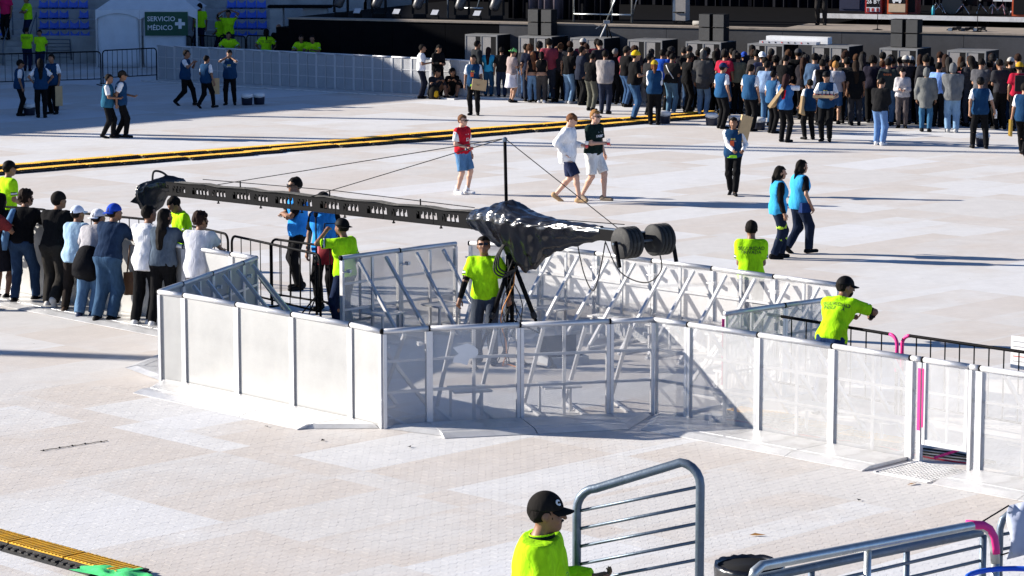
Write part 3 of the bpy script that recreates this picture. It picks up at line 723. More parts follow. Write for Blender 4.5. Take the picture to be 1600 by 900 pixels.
# handrails at the right
def rail(label, pts, mat, posts, bars, rt, rb, name='hand_rail'):
    t = thing(name, label, 'railing', (pts[0].x, pts[0].y, 1.2)); o3 = Vector((pts[0].x, pts[0].y, 1.2))
    MB().tube([p - o3 for p in pts], rt, 14).build('top_tube', mat, t, True)
    for p_, r_ in posts: MB().tube([p_ - o3, Vector((p_.x, p_.y, 1.2)) - o3], r_, 12).build('post', mat, t, True)
    for p_, q_ in bars: MB().tube([p_ - o3, q_ - o3], rb, 10).build('bar', mat, t, True)
    return t, o3
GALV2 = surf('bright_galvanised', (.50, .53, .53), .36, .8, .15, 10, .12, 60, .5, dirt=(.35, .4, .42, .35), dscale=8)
dl, dr_ = 18.0, 20.0
a0, a1 = pd(1190, 884, dl), pd(1520, 821, dr_)
ca = [pd(1535, 822, 20.03), pd(1545, 828, 20.05), pd(1551.5, 840, 20.05), pd(1554, 856, 20.05), pd(1555, 880, 20.05)]
lft = [pd(1176, 905, dl - .05), pd(1179, 893, dl - .02)]
t, o3 = rail('bright galvanised handrail with pink tape at its bend, lower right', lft + [a0, a1] + ca, GALV2, [(pd(1356, 853, 19.0), .026)], [], .034, .01)
MB().tube([p - o3 + Vector((.004, -.006, .006)) for p in [pd(1508, 820, 20), a1] + ca[:4] + [pd(1554.6, 866, 20.05)]], .0335, 12).build('tape', PINK, t, True)
MB().tube([pd(1555, 880, 20.05) - o3, Vector((pd(1555, 880, 20.05).x, 20.05, 1.2)) - o3], .034, 12).build('post', GALV2, t, True)
b0, b1 = pd(1180, 905, 18.4), pd(1532, 832, 20.4)
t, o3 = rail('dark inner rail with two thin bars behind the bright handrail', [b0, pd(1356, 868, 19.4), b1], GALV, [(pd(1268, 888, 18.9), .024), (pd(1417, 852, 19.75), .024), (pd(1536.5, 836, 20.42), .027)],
            [(b0 + Vector((0, 0, -.13)), b1 + Vector((0, 0, -.105))), (b0 + Vector((0, 0, -.24)), b1 + Vector((0, 0, -.215)))], .032, .0125)
c0 = pd(1562, 850, 20.45)
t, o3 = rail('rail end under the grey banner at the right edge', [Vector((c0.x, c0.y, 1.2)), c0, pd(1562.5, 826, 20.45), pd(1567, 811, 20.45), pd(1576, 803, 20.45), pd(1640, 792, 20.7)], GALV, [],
            [(pd(1562, 836, 20.45), pd(1640, 820, 20.7)), (pd(1562, 859, 20.45), pd(1640, 843, 20.7))], .027, .0125)
# grey banner laced to it
bn = []; bf = []
for j in range(9):
    for i in range(9):
        p_ = pd(1576 + i * 9 - 4 * math.sin(j * .9) * (1 - i / 8), 790 + j * 10.5 - i * 2.2, 20.35 + .03 * math.sin(i * 1.3 + j * .7)); bn.append(p_)
for j in range(8):
    for i in range(8): k = j * 9 + i; bf.append((k, k + 1, k + 10, k + 9))
bo = bn[72].copy(); bo.z = 1.2
bt = thing('vinyl_banner', 'blue grey vinyl banner laced to the rail at the right edge', 'banner', bo)
me_ = MB().add([p - bo for p in bn], bf).mesh('sheet', surf('banner_vinyl', (.42, .46, .58), .4, 0, .1, 5, .15, 20), True)
o = put('sheet', me_, bt); md = o.modifiers.new('thick', 'SOLIDIFY'); md.thickness = .003
MB().tube([bn[0] - bo, pd(1530, 818, 20.05) - bo], .006, 6).build('lace', BLACKPAINT, bt)
MB().tube([bn[63] - bo, pd(1562, 868, 20.45) - bo], .006, 6).build('lace', BLACKPAINT, bt)
for k in (9, 63): MB().lathe(bn[k] - bo + Vector((.02, -.012, 0)), [(.006, 0), (.011, .003)], 10, (0, -1, 0)).build('eyelet', GALV2, bt)
# blue seat corner at the lower right
st0 = pd(1580, 901, 19.2); seat = thing('stadium_seat', 'blue plastic seat rim in the lower right corner', 'seat', (st0.x, st0.y, 1.2))
BLUEPL = surf('seat_blue', (.018, .11, .62), .35, 0, .12, 6, .06, 40, .5)
h_ = st0.z - 1.2
MB().tube([Vector((.36 * math.cos(R(a)) + .05, .2 * math.sin(R(a)), h_ + .028 * math.sin(R(a)) - .02)) for a in range(0, 181, 15)], .02, 8).build('back_rim', BLUEPL, seat, True)
MB().box(-.28, .38, -.02, .0, .3, h_ - .03).build('back_shell', BLUEPL, seat); MB().box(-.25, .33, -.42, -.021, .3, .34).build('seat_pan', BLUEPL, seat); MB().box(-.02, .08, -.3, -.1, 0, .3).build('pedestal', GALV, seat)
# litter bin
bq = Pd(1171, 880, 24.2); bin_ = thing('litter_bin', 'black bin lined with a shiny black bag beside the handrail', 'bin', (bq.x, bq.y, 0))
MB().lathe((0, 0, 0), [(.24, 0), (.29, .05), (.3, bq.z - .06), (.3, bq.z - .02)], 28).build('drum', BLACKMATT, bin_, True)
rs = np.random.RandomState(2)
vs_, fs_ = [], []
for j, (r_, z_) in enumerate([(.305, bq.z - .2), (.312, bq.z - .04), (.305, bq.z + .005), (.285, bq.z - .01), (.27, bq.z - .25)]):
    for k in range(48): th = 2 * math.pi * k / 48; q_ = r_ + rs.uniform(-.006, .006); vs_.append((q_ * math.cos(th), q_ * math.sin(th), z_ + rs.uniform(-.008, .008)))
for j in range(4):
    for k in range(48): fs_.append((j * 48 + k, j * 48 + (k + 1) % 48, (j + 1) * 48 + (k + 1) % 48, (j + 1) * 48 + k))
MB().add(vs_, fs_).build('bag', BINBAG, bin_, True)
print('part2', time.time() - T0)

# ------------------------------------------------------------------ people: one distance field per body / garment, meshed with surface nets
def surface_net(fn, lo, hi, h):
    lo, hi = np.array(lo, float), np.array(hi, float); n = np.maximum(np.ceil((hi - lo) / h).astype(int) + 1, 3)
    ax = [lo[i] + h * np.arange(n[i]) for i in range(3)]
    X, Y, Z = np.meshgrid(*ax, indexing='ij'); pts = np.stack([X, Y, Z], -1).reshape(-1, 3).astype(np.float32)
    bs = 4; nb = np.ceil(n / bs).astype(int)
    if nb.prod() > 60:                        # skip blocks that lie far from the surface
        bax = [lo[i] + h * (np.arange(nb[i]) * bs + (bs - 1) / 2) for i in range(3)]
        bp_ = np.stack(np.meshgrid(*bax, indexing='ij'), -1).reshape(-1, 3).astype(np.float32)
        db = fn(bp_).reshape(nb)
        bi = [np.arange(n[i]) // bs for i in range(3)]
        D = db[np.ix_(*bi)].astype(np.float32); near = (np.abs(db) < h * bs * 1.25 + .012)[np.ix_(*bi)]
        D[near] = fn(pts[near.ravel()])
    else: D = fn(pts).reshape(n)
    ins = D < 0
    c = [ins[i:n[0] - 1 + i, j:n[1] - 1 + j, k:n[2] - 1 + k] for i in (0, 1) for j in (0, 1) for k in (0, 1)]
    s = sum(q.astype(np.int8) for q in c); act = (s > 0) & (s < 8)
    idx = -np.ones(act.shape, int); ai = np.argwhere(act); idx[act] = np.arange(len(ai))
    acc = np.zeros((len(ai), 3)); cnt = np.zeros(len(ai)); I, J, K = ai.T
    for d in range(3):
        o1, o2 = [q for q in range(3) if q != d]
        for a in (0, 1):
            for b in (0, 1):
                p0 = ai.copy(); p0[:, o1] += a; p0[:, o2] += b; p1 = p0.copy(); p1[:, d] += 1
                d0 = D[p0[:, 0], p0[:, 1], p0[:, 2]]; d1 = D[p1[:, 0], p1[:, 1], p1[:, 2]]
                m = (d0 < 0) != (d1 < 0); t = np.where(m, d0 / np.where(m, d0 - d1, 1), 0)
                q = p0.astype(float); q[:, d] += t; acc[m] += q[m]; cnt[m] += 1
    V = lo + h * acc / np.maximum(cnt, 1)[:, None]
    Fs = []
    for d in range(3):
        o1, o2 = (d + 1) % 3, (d + 2) % 3
        sl0 = [slice(None)] * 3; sl1 = [slice(None)] * 3; sl0[d] = slice(0, n[d] - 1); sl1[d] = slice(1, n[d])
        A_, B_ = ins[tuple(sl0)], ins[tuple(sl1)]; e = np.argwhere(A_ != B_)
        e = e[(e[:, o1] > 0) & (e[:, o2] > 0) & (e[:, o1] < n[o1] - 1) & (e[:, o2] < n[o2] - 1)]
        flip = A_[e[:, 0], e[:, 1], e[:, 2]]
        def cell(a, b):
            q = e.copy(); q[:, o1] -= a; q[:, o2] -= b; return idx[q[:, 0], q[:, 1], q[:, 2]]
        quad = np.stack([cell(1, 1), cell(0, 1), cell(0, 0), cell(1, 0)], 1)
        quad[~flip] = quad[~flip][:, ::-1]; Fs.append(quad)
    return V, np.concatenate(Fs)
def np_mesh(name, V, Fq, mat, smooth=True, extra=None):
    me = bpy.data.meshes.new(name)
    if extra: 
        k = len(V); V = np.concatenate([V, np.array(extra.v)]); me.from_pydata(V.tolist(), [], Fq.tolist() + [tuple(i + k for i in f) for f in extra.f])
    else:
        me.vertices.add(len(V)); me.vertices.foreach_set('co', np.asarray(V, np.float32).ravel())
        me.loops.add(len(Fq) * 4); me.loops.foreach_set('vertex_index', Fq.astype(np.int32).ravel())
        me.polygons.add(len(Fq)); me.polygons.foreach_set('loop_start', np.arange(0, len(Fq) * 4, 4, dtype=np.int32))
        me.update(calc_edges=True)
    me.materials.append(mat)
    me.polygons.foreach_set('use_smooth', [smooth] * len(me.polygons)); me.update(); return me
def cone(Pt, a, b, r1, r2, cut=None):
    a, b = np.asarray(a, np.float32), np.asarray(b, np.float32); ba = b - a; l2 = max(float(ba @ ba), 1e-9)
    q = Pt - a; t = np.clip(q @ ba / l2, 0, 1).astype(np.float32)
    d = np.linalg.norm(q - t[:, None] * ba, axis=1) - (r1 + (r2 - r1) * t)
    if cut: d = np.maximum(d, ((Pt - b) @ ba) / math.sqrt(l2))
    return d
def smin(a, b, k):
    h = np.clip(.5 + .5 * (b - a) / k, 0, 1); return b + (a - b) * h - k * h * (1 - h)
def union(lst, k):
    d = lst[0]
    for q in lst[1:]: d = smin(d, q, k)
    return d
def ik(a, t, l1, l2, hint):
    a, t, hint = map(lambda q: np.array(q, float), (a, t, hint)); d = t - a; L = np.linalg.norm(d)
    if L > (l1 + l2) * .998: t = a + d / L * (l1 + l2) * .998; d = t - a; L = np.linalg.norm(d)
    u = d / L; x = (l1 * l1 - l2 * l2 + L * L) / (2 * L); hgt = math.sqrt(max(l1 * l1 - x * x, 0))
    p = hint - u * (hint @ u); p /= max(np.linalg.norm(p), 1e-6); return a + u * x + p * hgt, t
def rotm(ax, deg):
    c, s = math.cos(R(deg)), math.sin(R(deg))
    return {'x': np.array([[1, 0, 0], [0, c, -s], [0, s, c]]), 'y': np.array([[c, 0, s], [0, 1, 0], [-s, 0, c]]), 'z': np.array([[c, -s, 0], [s, c, 0], [0, 0, 1]])}[ax]

class Fig:
    """a posed figure 1.72 m tall, facing +y; feet on z = 0"""
    def __init__(s, pose, fem=False, fat=1.0):
        g_ = pose.get
        s.fem = fem; s.fat = fat; sw = .155 if fem else .175; hw = .088
        LF, RF = np.array(g_('lf', (-.1, .03, 0)), float), np.array(g_('rf', (.1, -.03, 0)), float)
        dz = g_('drop', None)
        pc = np.array(g_('pelvis', ((LF[0] + RF[0]) / 2, (LF[1] + RF[1]) / 2, 0)), float)
        if dz is None:
            sp_ = max(np.linalg.norm((LF - pc)[:2]), np.linalg.norm((RF - pc)[:2])); dz = max(0, .86 - math.sqrt(max(.1, .86 ** 2 - max(0, sp_ - .08) ** 2))) + .008
        pc[2] = .955 - dz; s.pc = pc
        M = rotm('z', g_('twist', 0)) @ rotm('x', -g_('lean', 3)) @ rotm('y', g_('tilt', 0)); s.M = M
        T = lambda x, y, z: pc + M @ np.array([x, y, z])
        s.T = T
        s.hip = [pc + np.array([sg * hw, 0, -.03]) for sg in (-1, 1)]
        s.knee, s.ank, s.toe, s.heel = [], [], [], []
        for i, ft in enumerate((LF, RF)):
            lift = ft[2]; an = ft + np.array([0, 0, .085]); 
            kn, an = ik(s.hip[i], an, .435, .43, g_('kneehint', (0.12 * (-1, 1)[i], 1, 0)))
            fd = rotm('z', g_('toeout', (12, -12))[i] if isinstance(g_('toeout', (12, -12)), tuple) else 0) @ np.array([0, 1, 0])
            pit = g_('heelup', (0, 0))[i]
            if pit:
                a_ = R(pit); fd = fd * math.cos(a_) + np.array([0, 0, -math.sin(a_)])
            s.knee.append(kn); s.ank.append(an)
            s.heel.append(an + np.array([0, 0, -.045]) - fd * .045); s.toe.append(an + fd * .155 + np.array([0, 0, -.055]))
        s.sh = [T(sg * sw, 0, .455) for sg in (-1, 1)]
        s.elb, s.wri, s.hnd = [], [], []
        for i, key in enumerate(('lh', 'rh')):
            sg = (-1, 1)[i]; tg = g_(key)
            tg = s.sh[i] + np.array([sg * .075, .05, -.52]) if tg is None else np.array(tg, float)
            hint = np.array(g_(key + 'i', (sg * .6, -1, -.35)), float)
            e_, w_ = ik(s.sh[i], tg, .285, .255, hint); s.elb.append(e_); s.wri.append(w_)
            hd_ = g_(key + 'd'); u = (w_ - e_) / np.linalg.norm(w_ - e_)
            if hd_ is not None: u = np.array(hd_, float); u /= np.linalg.norm(u)
            s.hnd.append(u)
        s.nb, s.nt = T(0, -.012, .50), T(0, .012, .60)
        HM = M @ rotm('x', g_('lean', 3) * .85) @ rotm('z', g_('hy', 0)) @ rotm('x', -g_('hp', 0)); s.HM = HM
        s.hc = s.nt + HM @ np.array([0, .018, .078])
        f = fat; T_ = s.T
        fh = 1.1 if fem else 1.0
        s.torso = [(T_(-.075 * f * fh, 0, .0), T_(.075 * f * fh, 0, .0), .113 * f, .113 * f), (T_(-.055 * f, .0, .14), T_(.055 * f, .0, .14), .104 * f * (.9 if fem else 1), .104 * f * (.9 if fem else 1)),
                   (T_(-.075, .0, .33), T_(.075, .0, .33), .112, .112), (T_(-sw + .04, -.01, .435), T_(sw - .04, -.01, .435), .07, .07), (T_(0, -.01, .05), T_(0, -.005, .40), .11, .105)]
        if fat > 1.08: s.torso.append((T_(0, .05, .1), T_(0, .045, .22), .12 * f, .1 * f))
        if fem: s.torso.append((T_(-.07, .075, .31), T_(.07, .075, .31), .062, .062))
        s.neckcut = g_('neckcut', .53)
    def head_local(s, Pt): return (Pt - s.hc.astype(np.float32)) @ s.HM.astype(np.float32)
    def limbs_arm(s, i, g, cutu=None, cutf=None):
        u = (s.sh[i], s.elb[i]); f = (s.elb[i], s.wri[i]); return u, f
    # --- fields
    def head_field(s, Pt, fine=False):
        q = s.head_local(Pt)
        sc = np.array([1.0, .9, .93], np.float32)
        cr_ = (np.linalg.norm(q * np.array([1.22, 1.0, .98], np.float32) + np.array([0, .012, -.012], np.float32), axis=1) - .101)
        jaw = np.linalg.norm((q - np.array([0, .028, -.068], np.float32)) * np.array([1.1, 1, 1], np.float32), axis=1) - .060
        chin = np.linalg.norm(q - np.array([0, .062, -.098], np.float32), axis=1) - .026
        d = union([cr_, jaw], .045); d = smin(d, chin, .03)
        nose = cone(q, (0, .093, .002), (0, .114, -.034), .011, .015); d = smin(d, nose, .014)
        for sg in (-1, 1):
            ear = np.linalg.norm((q - np.array([sg * .083, -.012, -.02], np.float32)) * np.array([1.8, 1, .62], np.float32), axis=1) - .021; d = smin(d, ear, .008)
            brow = cone(q, (sg * .012, .094, .018), (sg * .045, .080, .016), .008, .007); d = smin(d, brow, .014)
            eye = np.linalg.norm(q - np.array([sg * .031, .098, -.001], np.float32), axis=1) - .013; d = np.maximum(d, -smin(eye, eye + .02, .01))
            cheek = np.linalg.norm(q - np.array([sg * .042, .066, -.038], np.float32), axis=1) - .022; d = smin(d, cheek, .02)
        lip = cone(q, (-.018, .088, -.066), (.018, .088, -.066), .0075, .0075); d = smin(d, lip, .012)
        return d
    def body_field(s, Pt):
        tor = union([cone(Pt, *p) for p in s.torso], .06)
        d = smin(tor, cone(Pt, s.nb, s.nt, .062, .052), .04)
        d = smin(d, s.head_field(Pt), .025)
        for i in (0, 1):
            sg = (-1, 1)[i]
            arm = smin(cone(Pt, s.sh[i], s.elb[i], .05 if not s.fem else .043, .039 if not s.fem else .034), cone(Pt, s.elb[i], s.wri[i], .040 if not s.fem else .034, .027), .02)
            u = s.hnd[i]; arm = smin(arm, cone(Pt, s.wri[i], s.wri[i] + u * .075, .026, .033), .02)
            d = smin(d, arm, .035)
            leg = smin(cone(Pt, s.hip[i], s.knee[i], .088, .056), cone(Pt, s.knee[i], s.ank[i], .058, .038), .03)
            calf = s.knee[i] + (s.ank[i] - s.knee[i]) * .3 + np.array([0, -.018, 0]); leg = smin(leg, np.linalg.norm(Pt - calf.astype(np.float32), axis=1) - .052, .04)
            leg = smin(leg, cone(Pt, s.heel[i], s.toe[i], .036, .028), .03)
            d = smin(d, leg, .05)
        return d
    def top_field(s, Pt, infl=.014, sleeve='short', hem=-.06, wrinkle=.004, seed=0, neck=.072, open_=False, flare=0.0):
        pr = [(a, b, r1 + infl, r2 + infl) for a, b, r1, r2 in s.torso]
        if hem < -.1: pr.append((s.T(0, 0, .0), s.T(0, 0.0, hem - .02), .135 * s.fat + infl, .13 * s.fat + infl + flare))
        d = union([cone(Pt, *p) for p in pr], .06)
        d = smin(d, cone(Pt, s.nb, s.nt, .062 + infl * .6, .05 + infl), .03)
        if sleeve == 'none':
            for i in (0, 1):
                c_ = (s.sh[i] * .72 + s.sh[1 - i] * .28).astype(np.float32); d = smin(d, np.linalg.norm(Pt - c_, axis=1) - .045 - infl, .03)
                d = np.maximum(d, -(cone(Pt, s.sh[i] + (s.sh[i] - s.sh[1 - i]) * .09, s.elb[i], .064, .07)))
        else:
            for i in (0, 1):
                if sleeve == 'short':
                    e_ = s.sh[i] + (s.elb[i] - s.sh[i]) * .78; d = smin(d, cone(Pt, s.sh[i], e_, .052 + infl, .055 + infl, True), .045)
                else:
                    d = smin(d, smin(cone(Pt, s.sh[i], s.elb[i], .052 + infl, .043 + infl), cone(Pt, s.elb[i], s.wri[i], .043 + infl, .033 + infl * .8, True), .02), .045)
        q = (Pt - s.pc.astype(np.float32)) @ s.M.astype(np.float32)
        d = d + s.wr(Pt, wrinkle, seed)
        d = np.maximum(d, hem - q[:, 2])
        d = np.maximum(d, -cone(Pt, s.nt, s.nb + (s.nt - s.nb) * 3, neck, neck)) 
        d = np.maximum(d, q[:, 2] - s.neckcut)
        if open_: d = np.maximum(d, -np.maximum(np.abs(q[:, 0]) - .035 - .06 * np.clip(.45 - q[:, 2], 0, 1) * 0, .0 - q[:, 1]))
        return d
    def wr(s, Pt, amp, seed):
        if not amp: return 0
        rs = np.random.RandomState(seed + 5); o = 0
        for k in range(5):
            f = rs.normal(0, 1, 3) * np.array([30, 30, 16]); o = o + np.sin(Pt @ f.astype(np.float32) + rs.uniform(0, 6.3))
        return (amp / 2.2 * o).astype(np.float32)
    def leg_field(s, Pt, infl=.014, kind='long', wrinkle=.004, seed=0, waist=.1):
        pr = [cone(Pt, s.torso[0][0], s.torso[0][1], .113 * s.fat + infl, .113 * s.fat + infl), cone(Pt, s.T(-.055, 0, .1), s.T(.055, 0, .1), .10 * s.fat + infl, .10 * s.fat + infl)]
        d = union(pr, .05)
        if kind == 'skirt':
            d = smin(d, cone(Pt, s.T(0, 0, .0), s.pc + np.array([0, 0, -.46]), .15, .22, True), .05)
        else:
            for i in (0, 1):
                if kind == 'long':
                    e_ = s.knee[i] + (s.ank[i] - s.knee[i]) * 1.0
                    lg = smin(cone(Pt, s.hip[i], s.knee[i], .092 + infl * .8, .062 + infl), cone(Pt, s.knee[i], e_, .062 + infl, .046 + infl * 1.15, True), .04)
                else:
                    e_ = s.hip[i] + (s.knee[i] - s.hip[i]) * (.93 if kind == 'short' else .62)
                    lg = cone(Pt, s.hip[i], e_, .094 + infl, .084 + infl, True)
                d = smin(d, lg, .035)
        q = (Pt - s.pc.astype(np.float32)) @ s.M.astype(np.float32)
        return np.maximum(d, q[:, 2] - waist) + s.wr(Pt, wrinkle, seed)
    def shoe_field(s, Pt, which=(0, 1)):
        d = None
        for i in which:
            q = smin(cone(Pt, s.heel[i], s.toe[i], .046, .038), cone(Pt, s.heel[i] + np.array([0, 0, .02]), s.ank[i] + np.array([0, 0, .005]), .046, .044, True), .03)
            q = np.maximum(q, (s.toe[i][2] - .03) - Pt[:, 2]) if abs(s.toe[i][2] - s.heel[i][2]) < .03 else q
            d = q if d is None else np.minimum(d, q)
        return d
    def hair_field(s, Pt, style='short', g=.012):
        q = s.head_local(Pt)
        d = np.linalg.norm(q * np.array([1.2, 1.0, .98], np.float32) + np.array([0, .016, -.016], np.float32), axis=1) - .101 - g
        fy = .045 if style != 'hood' else .05
        if style in ('short', 'fringe', 'curly', 'bun'):
            d = np.maximum(d, -.055 - q[:, 2])
        if style in ('long', 'pony', 'hood'):
            d = smin(d, np.linalg.norm(q - np.array([0, -.045, -.06], np.float32), axis=1) - .075 - g, .04)
        zf = .05 if style != 'fringe' else .03
        cut = np.maximum(fy - .25 * (q[:, 2] + .05) - q[:, 1], q[:, 2] - zf)     # removed over the face
        d = np.maximum(d, -cut)
        for sg in (-1, 1):
            if style in ('short', 'fringe', 'curly'):
                d = np.maximum(d, -(np.linalg.norm((q - np.array([sg * .09, .0, -.035], np.float32)), axis=1) - .034))
        if style == 'long':
            a_ = s.hc + s.HM @ np.array([0, -.055, -.05]); m_ = s.T(0, -.125, .45); b_ = s.T(0, -.135, .22)
            lg = smin(cone(Pt, a_, m_, .08, .075), cone(Pt, m_, b_, .075, .05), .03); d = smin(d, lg, .03)
        if style == 'pony':
            a_ = s.hc + s.HM @ np.array([0, -.1, .01]); m_ = s.hc + s.HM @ np.array([0, -.14, -.1]); b_ = s.T(0, -.14, .3)
            d = smin(d, smin(cone(Pt, a_, m_, .03, .034), cone(Pt, m_, b_, .034, .016), .02), .015)
        if style == 'bun': d = smin(d, np.linalg.norm(q - np.array([0, -.09, .07], np.float32), axis=1) - .042, .015)
        amp = .012 if style == 'curly' else .007
        rs = np.random.RandomState(3)
        for k in range(4):
            f = rs.normal(0, 1, 3) * (70 if style == 'curly' else 45); d = d + amp / 2 * np.sin(q @ f.astype(np.float32) + k)
        return d
    def cap_field(s, Pt, knit=False):
        q = s.head_local(Pt)
        d = np.linalg.norm(q * np.array([1.16, 1.0, .98], np.float32) + np.array([0, .014, -.018], np.float32), axis=1) - .101 - (.018 if not knit else .02)
        return np.maximum(d, (.022 if not knit else .01) - q[:, 2] - .1 * q[:, 1] * 0)
    def brim(s, back=False):
        m = MB(); sg = -1 if back else 1; top, bot = [], []
        nu, nv = 9, 5
        for j in range(nv):
            for i in range(nu):
                th = R(-68 + 136 * i / (nu - 1)); t = j / (nv - 1)
                r0_ = np.array([.092 * math.sin(th), .108 * math.cos(th)]); ext = .075 * max(0, math.cos(th * .98)) ** .6
                x, y = r0_[0] * (1 + .1 * t), r0_[1] + ext * t
                z = .032 - .02 * t - 1.6 * x * x
                p = np.array([x, sg * y - .01, z]); top.append(s.hc + s.HM @ p); bot.append(s.hc + s.HM @ (p + np.array([0, 0, -.006])))
        m.v = [tuple(p) for p in top + bot]; K = nu * nv
        for j in range(nv - 1):
            for i in range(nu - 1):
                k = j * nu + i; m.f += [(k, k + 1, k + nu + 1, k + nu), (K + k, K + k + nu, K + k + nu + 1, K + k + 1)]
        for i in range(nu - 1): k = (nv - 1) * nu + i; m.f.append((k, k + 1, K + k + 1, K + k))
        return m
    def fingers(s, i, curl=35):
        m = MB(); u = s.hnd[i]; w_ = s.wri[i]; sg = (-1, 1)[i]
        # across-palm axis: thumb side points forward / inward
        pal = np.cross(u, np.array([0, 0, 1.0])); 
        if np.linalg.norm(pal) < .35: pal = np.array([0, 1.0, 0])
        ac = pal / np.linalg.norm(pal)
        if ac[1] < 0: ac = -ac
        ac = ac - u * (ac @ u); ac /= np.linalg.norm(ac)
        nrm = np.cross(u, ac) * (1 if np.cross(u, ac)[0] * sg < 0 else -1)
        base_ = w_ + u * .085
        for k, ln in enumerate((.068, .078, .072, .056)):
            p = base_ + ac * (.027 - .018 * k); pts = [p - u * .02, p]; d = u.copy(); ang = 0
            for seg in (.45, .32, .23):
                ang += curl * (.6 + .2 * k * .5); d = u * math.cos(R(ang)) + nrm * math.sin(R(ang)); p = p + d * ln * seg; pts.append(p)
            m.tube(pts, [.009, .0088, .008, .0075, .006], 6)
        p = w_ + u * .03 + ac * .025; d1 = (u * .6 + ac * .7 + nrm * .25); d1 /= np.linalg.norm(d1); d2 = u * .9 + ac * .15 + nrm * .35; d2 /= np.linalg.norm(d2)
        m.tube([p - d1 * .01, p + d1 * .03, p + d1 * .03 + d2 * .03, p + d1 * .032 + d2 * .052], [.011, .0105, .009, .007], 6)
        return m

SK = {'tan': (.36, .19, .115), 'brown': (.235, .115, .065), 'dark': (.10, .05, .032), 'pale': (.56, .33, .235), 'olive': (.30, .165, .10)}
BLK, WHT, NAVY, JEAN, LJEAN = (.007, .007, .008), (.74, .74, .75), (.008, .016, .045), (.032, .07, .15), (.13, .23, .37)
HAIRB, HAIRBR = (.010, .008, .007), (.12, .055, .025)
def cols(c): return {'k': BLK, 'w': WHT, 'n': NAVY, 'j': JEAN, 'lj': LJEAN}.get(c, c) if isinstance(c, str) else c
POSE = {
 'stand': {}, 'stand2': dict(lf=(-.13, .02, 0), rf=(.1, -.05, 0), tilt=2, lean=1),
 'phone': dict(lh=(-.07, .3, 1.12), rh=(.08, .29, 1.14), lean=5, hp=22), 'phone1': dict(rh=(.05, .3, 1.2), lean=3, hp=18),
 'front': dict(lh=(-.05, .25, 1.02), rh=(.06, .25, 1.02)), 'folded': dict(lh=(.12, .2, 1.16), rh=(-.1, .22, 1.14), lhi=(-1, .2, -.6), rhi=(1, .2, -.6)),
 'hips': dict(lh=(-.2, .03, 1.02), rh=(.2, .03, 1.02), lhi=(-1, -.4, 0), rhi=(1, -.4, 0)), 'cup': dict(rh=(.12, .28, 1.16)), 'cupl': dict(lh=(-.12, .28, 1.16)),
 'walk': dict(lf=(-.08, .27, 0), rf=(.08, -.31, .06), heelup=(-8, 38), lh=(-.26, -.14, .9), rh=(.26, .2, .93), lean=4),
 'walk2': dict(lf=(-.08, -.28, .05), rf=(.08, .24, 0), heelup=(34, -6), lh=(-.26, .16, .92), rh=(.26, -.1, .9), lean=3),
 'tray': dict(lh=(-.2, .32, 1.1), rh=(.2, .32, 1.1)), 'face': dict(lh=(-.07, .17, 1.5), rh=(.08, .17, 1.5), lhi=(-1, .1, -.7), rhi=(1, .1, -.7), hp=12),
 'rail': dict(lean=26, lf=(-.1, -.34, 0), rf=(.1, -.26, 0), pelvis=(0, -.16, 0), lh=(-.16, .42, 1.2), rh=(.16, .42, 1.2), hp=-6), 'head': dict(lh=(-.12, -.06, 1.72), rh=(.12, -.06, 1.72), lhi=(-1, 0, .2), rhi=(1, 0, .2)),
 'armup': dict(rh=(.16, .3, 1.72), rhi=(1, .3, -.3)), 'behind': dict(lh=(-.04, -.17, 1.0), rh=(.04, -.17, .98), lhi=(-1, -.6, 0), rhi=(1, -.6, 0)),
}
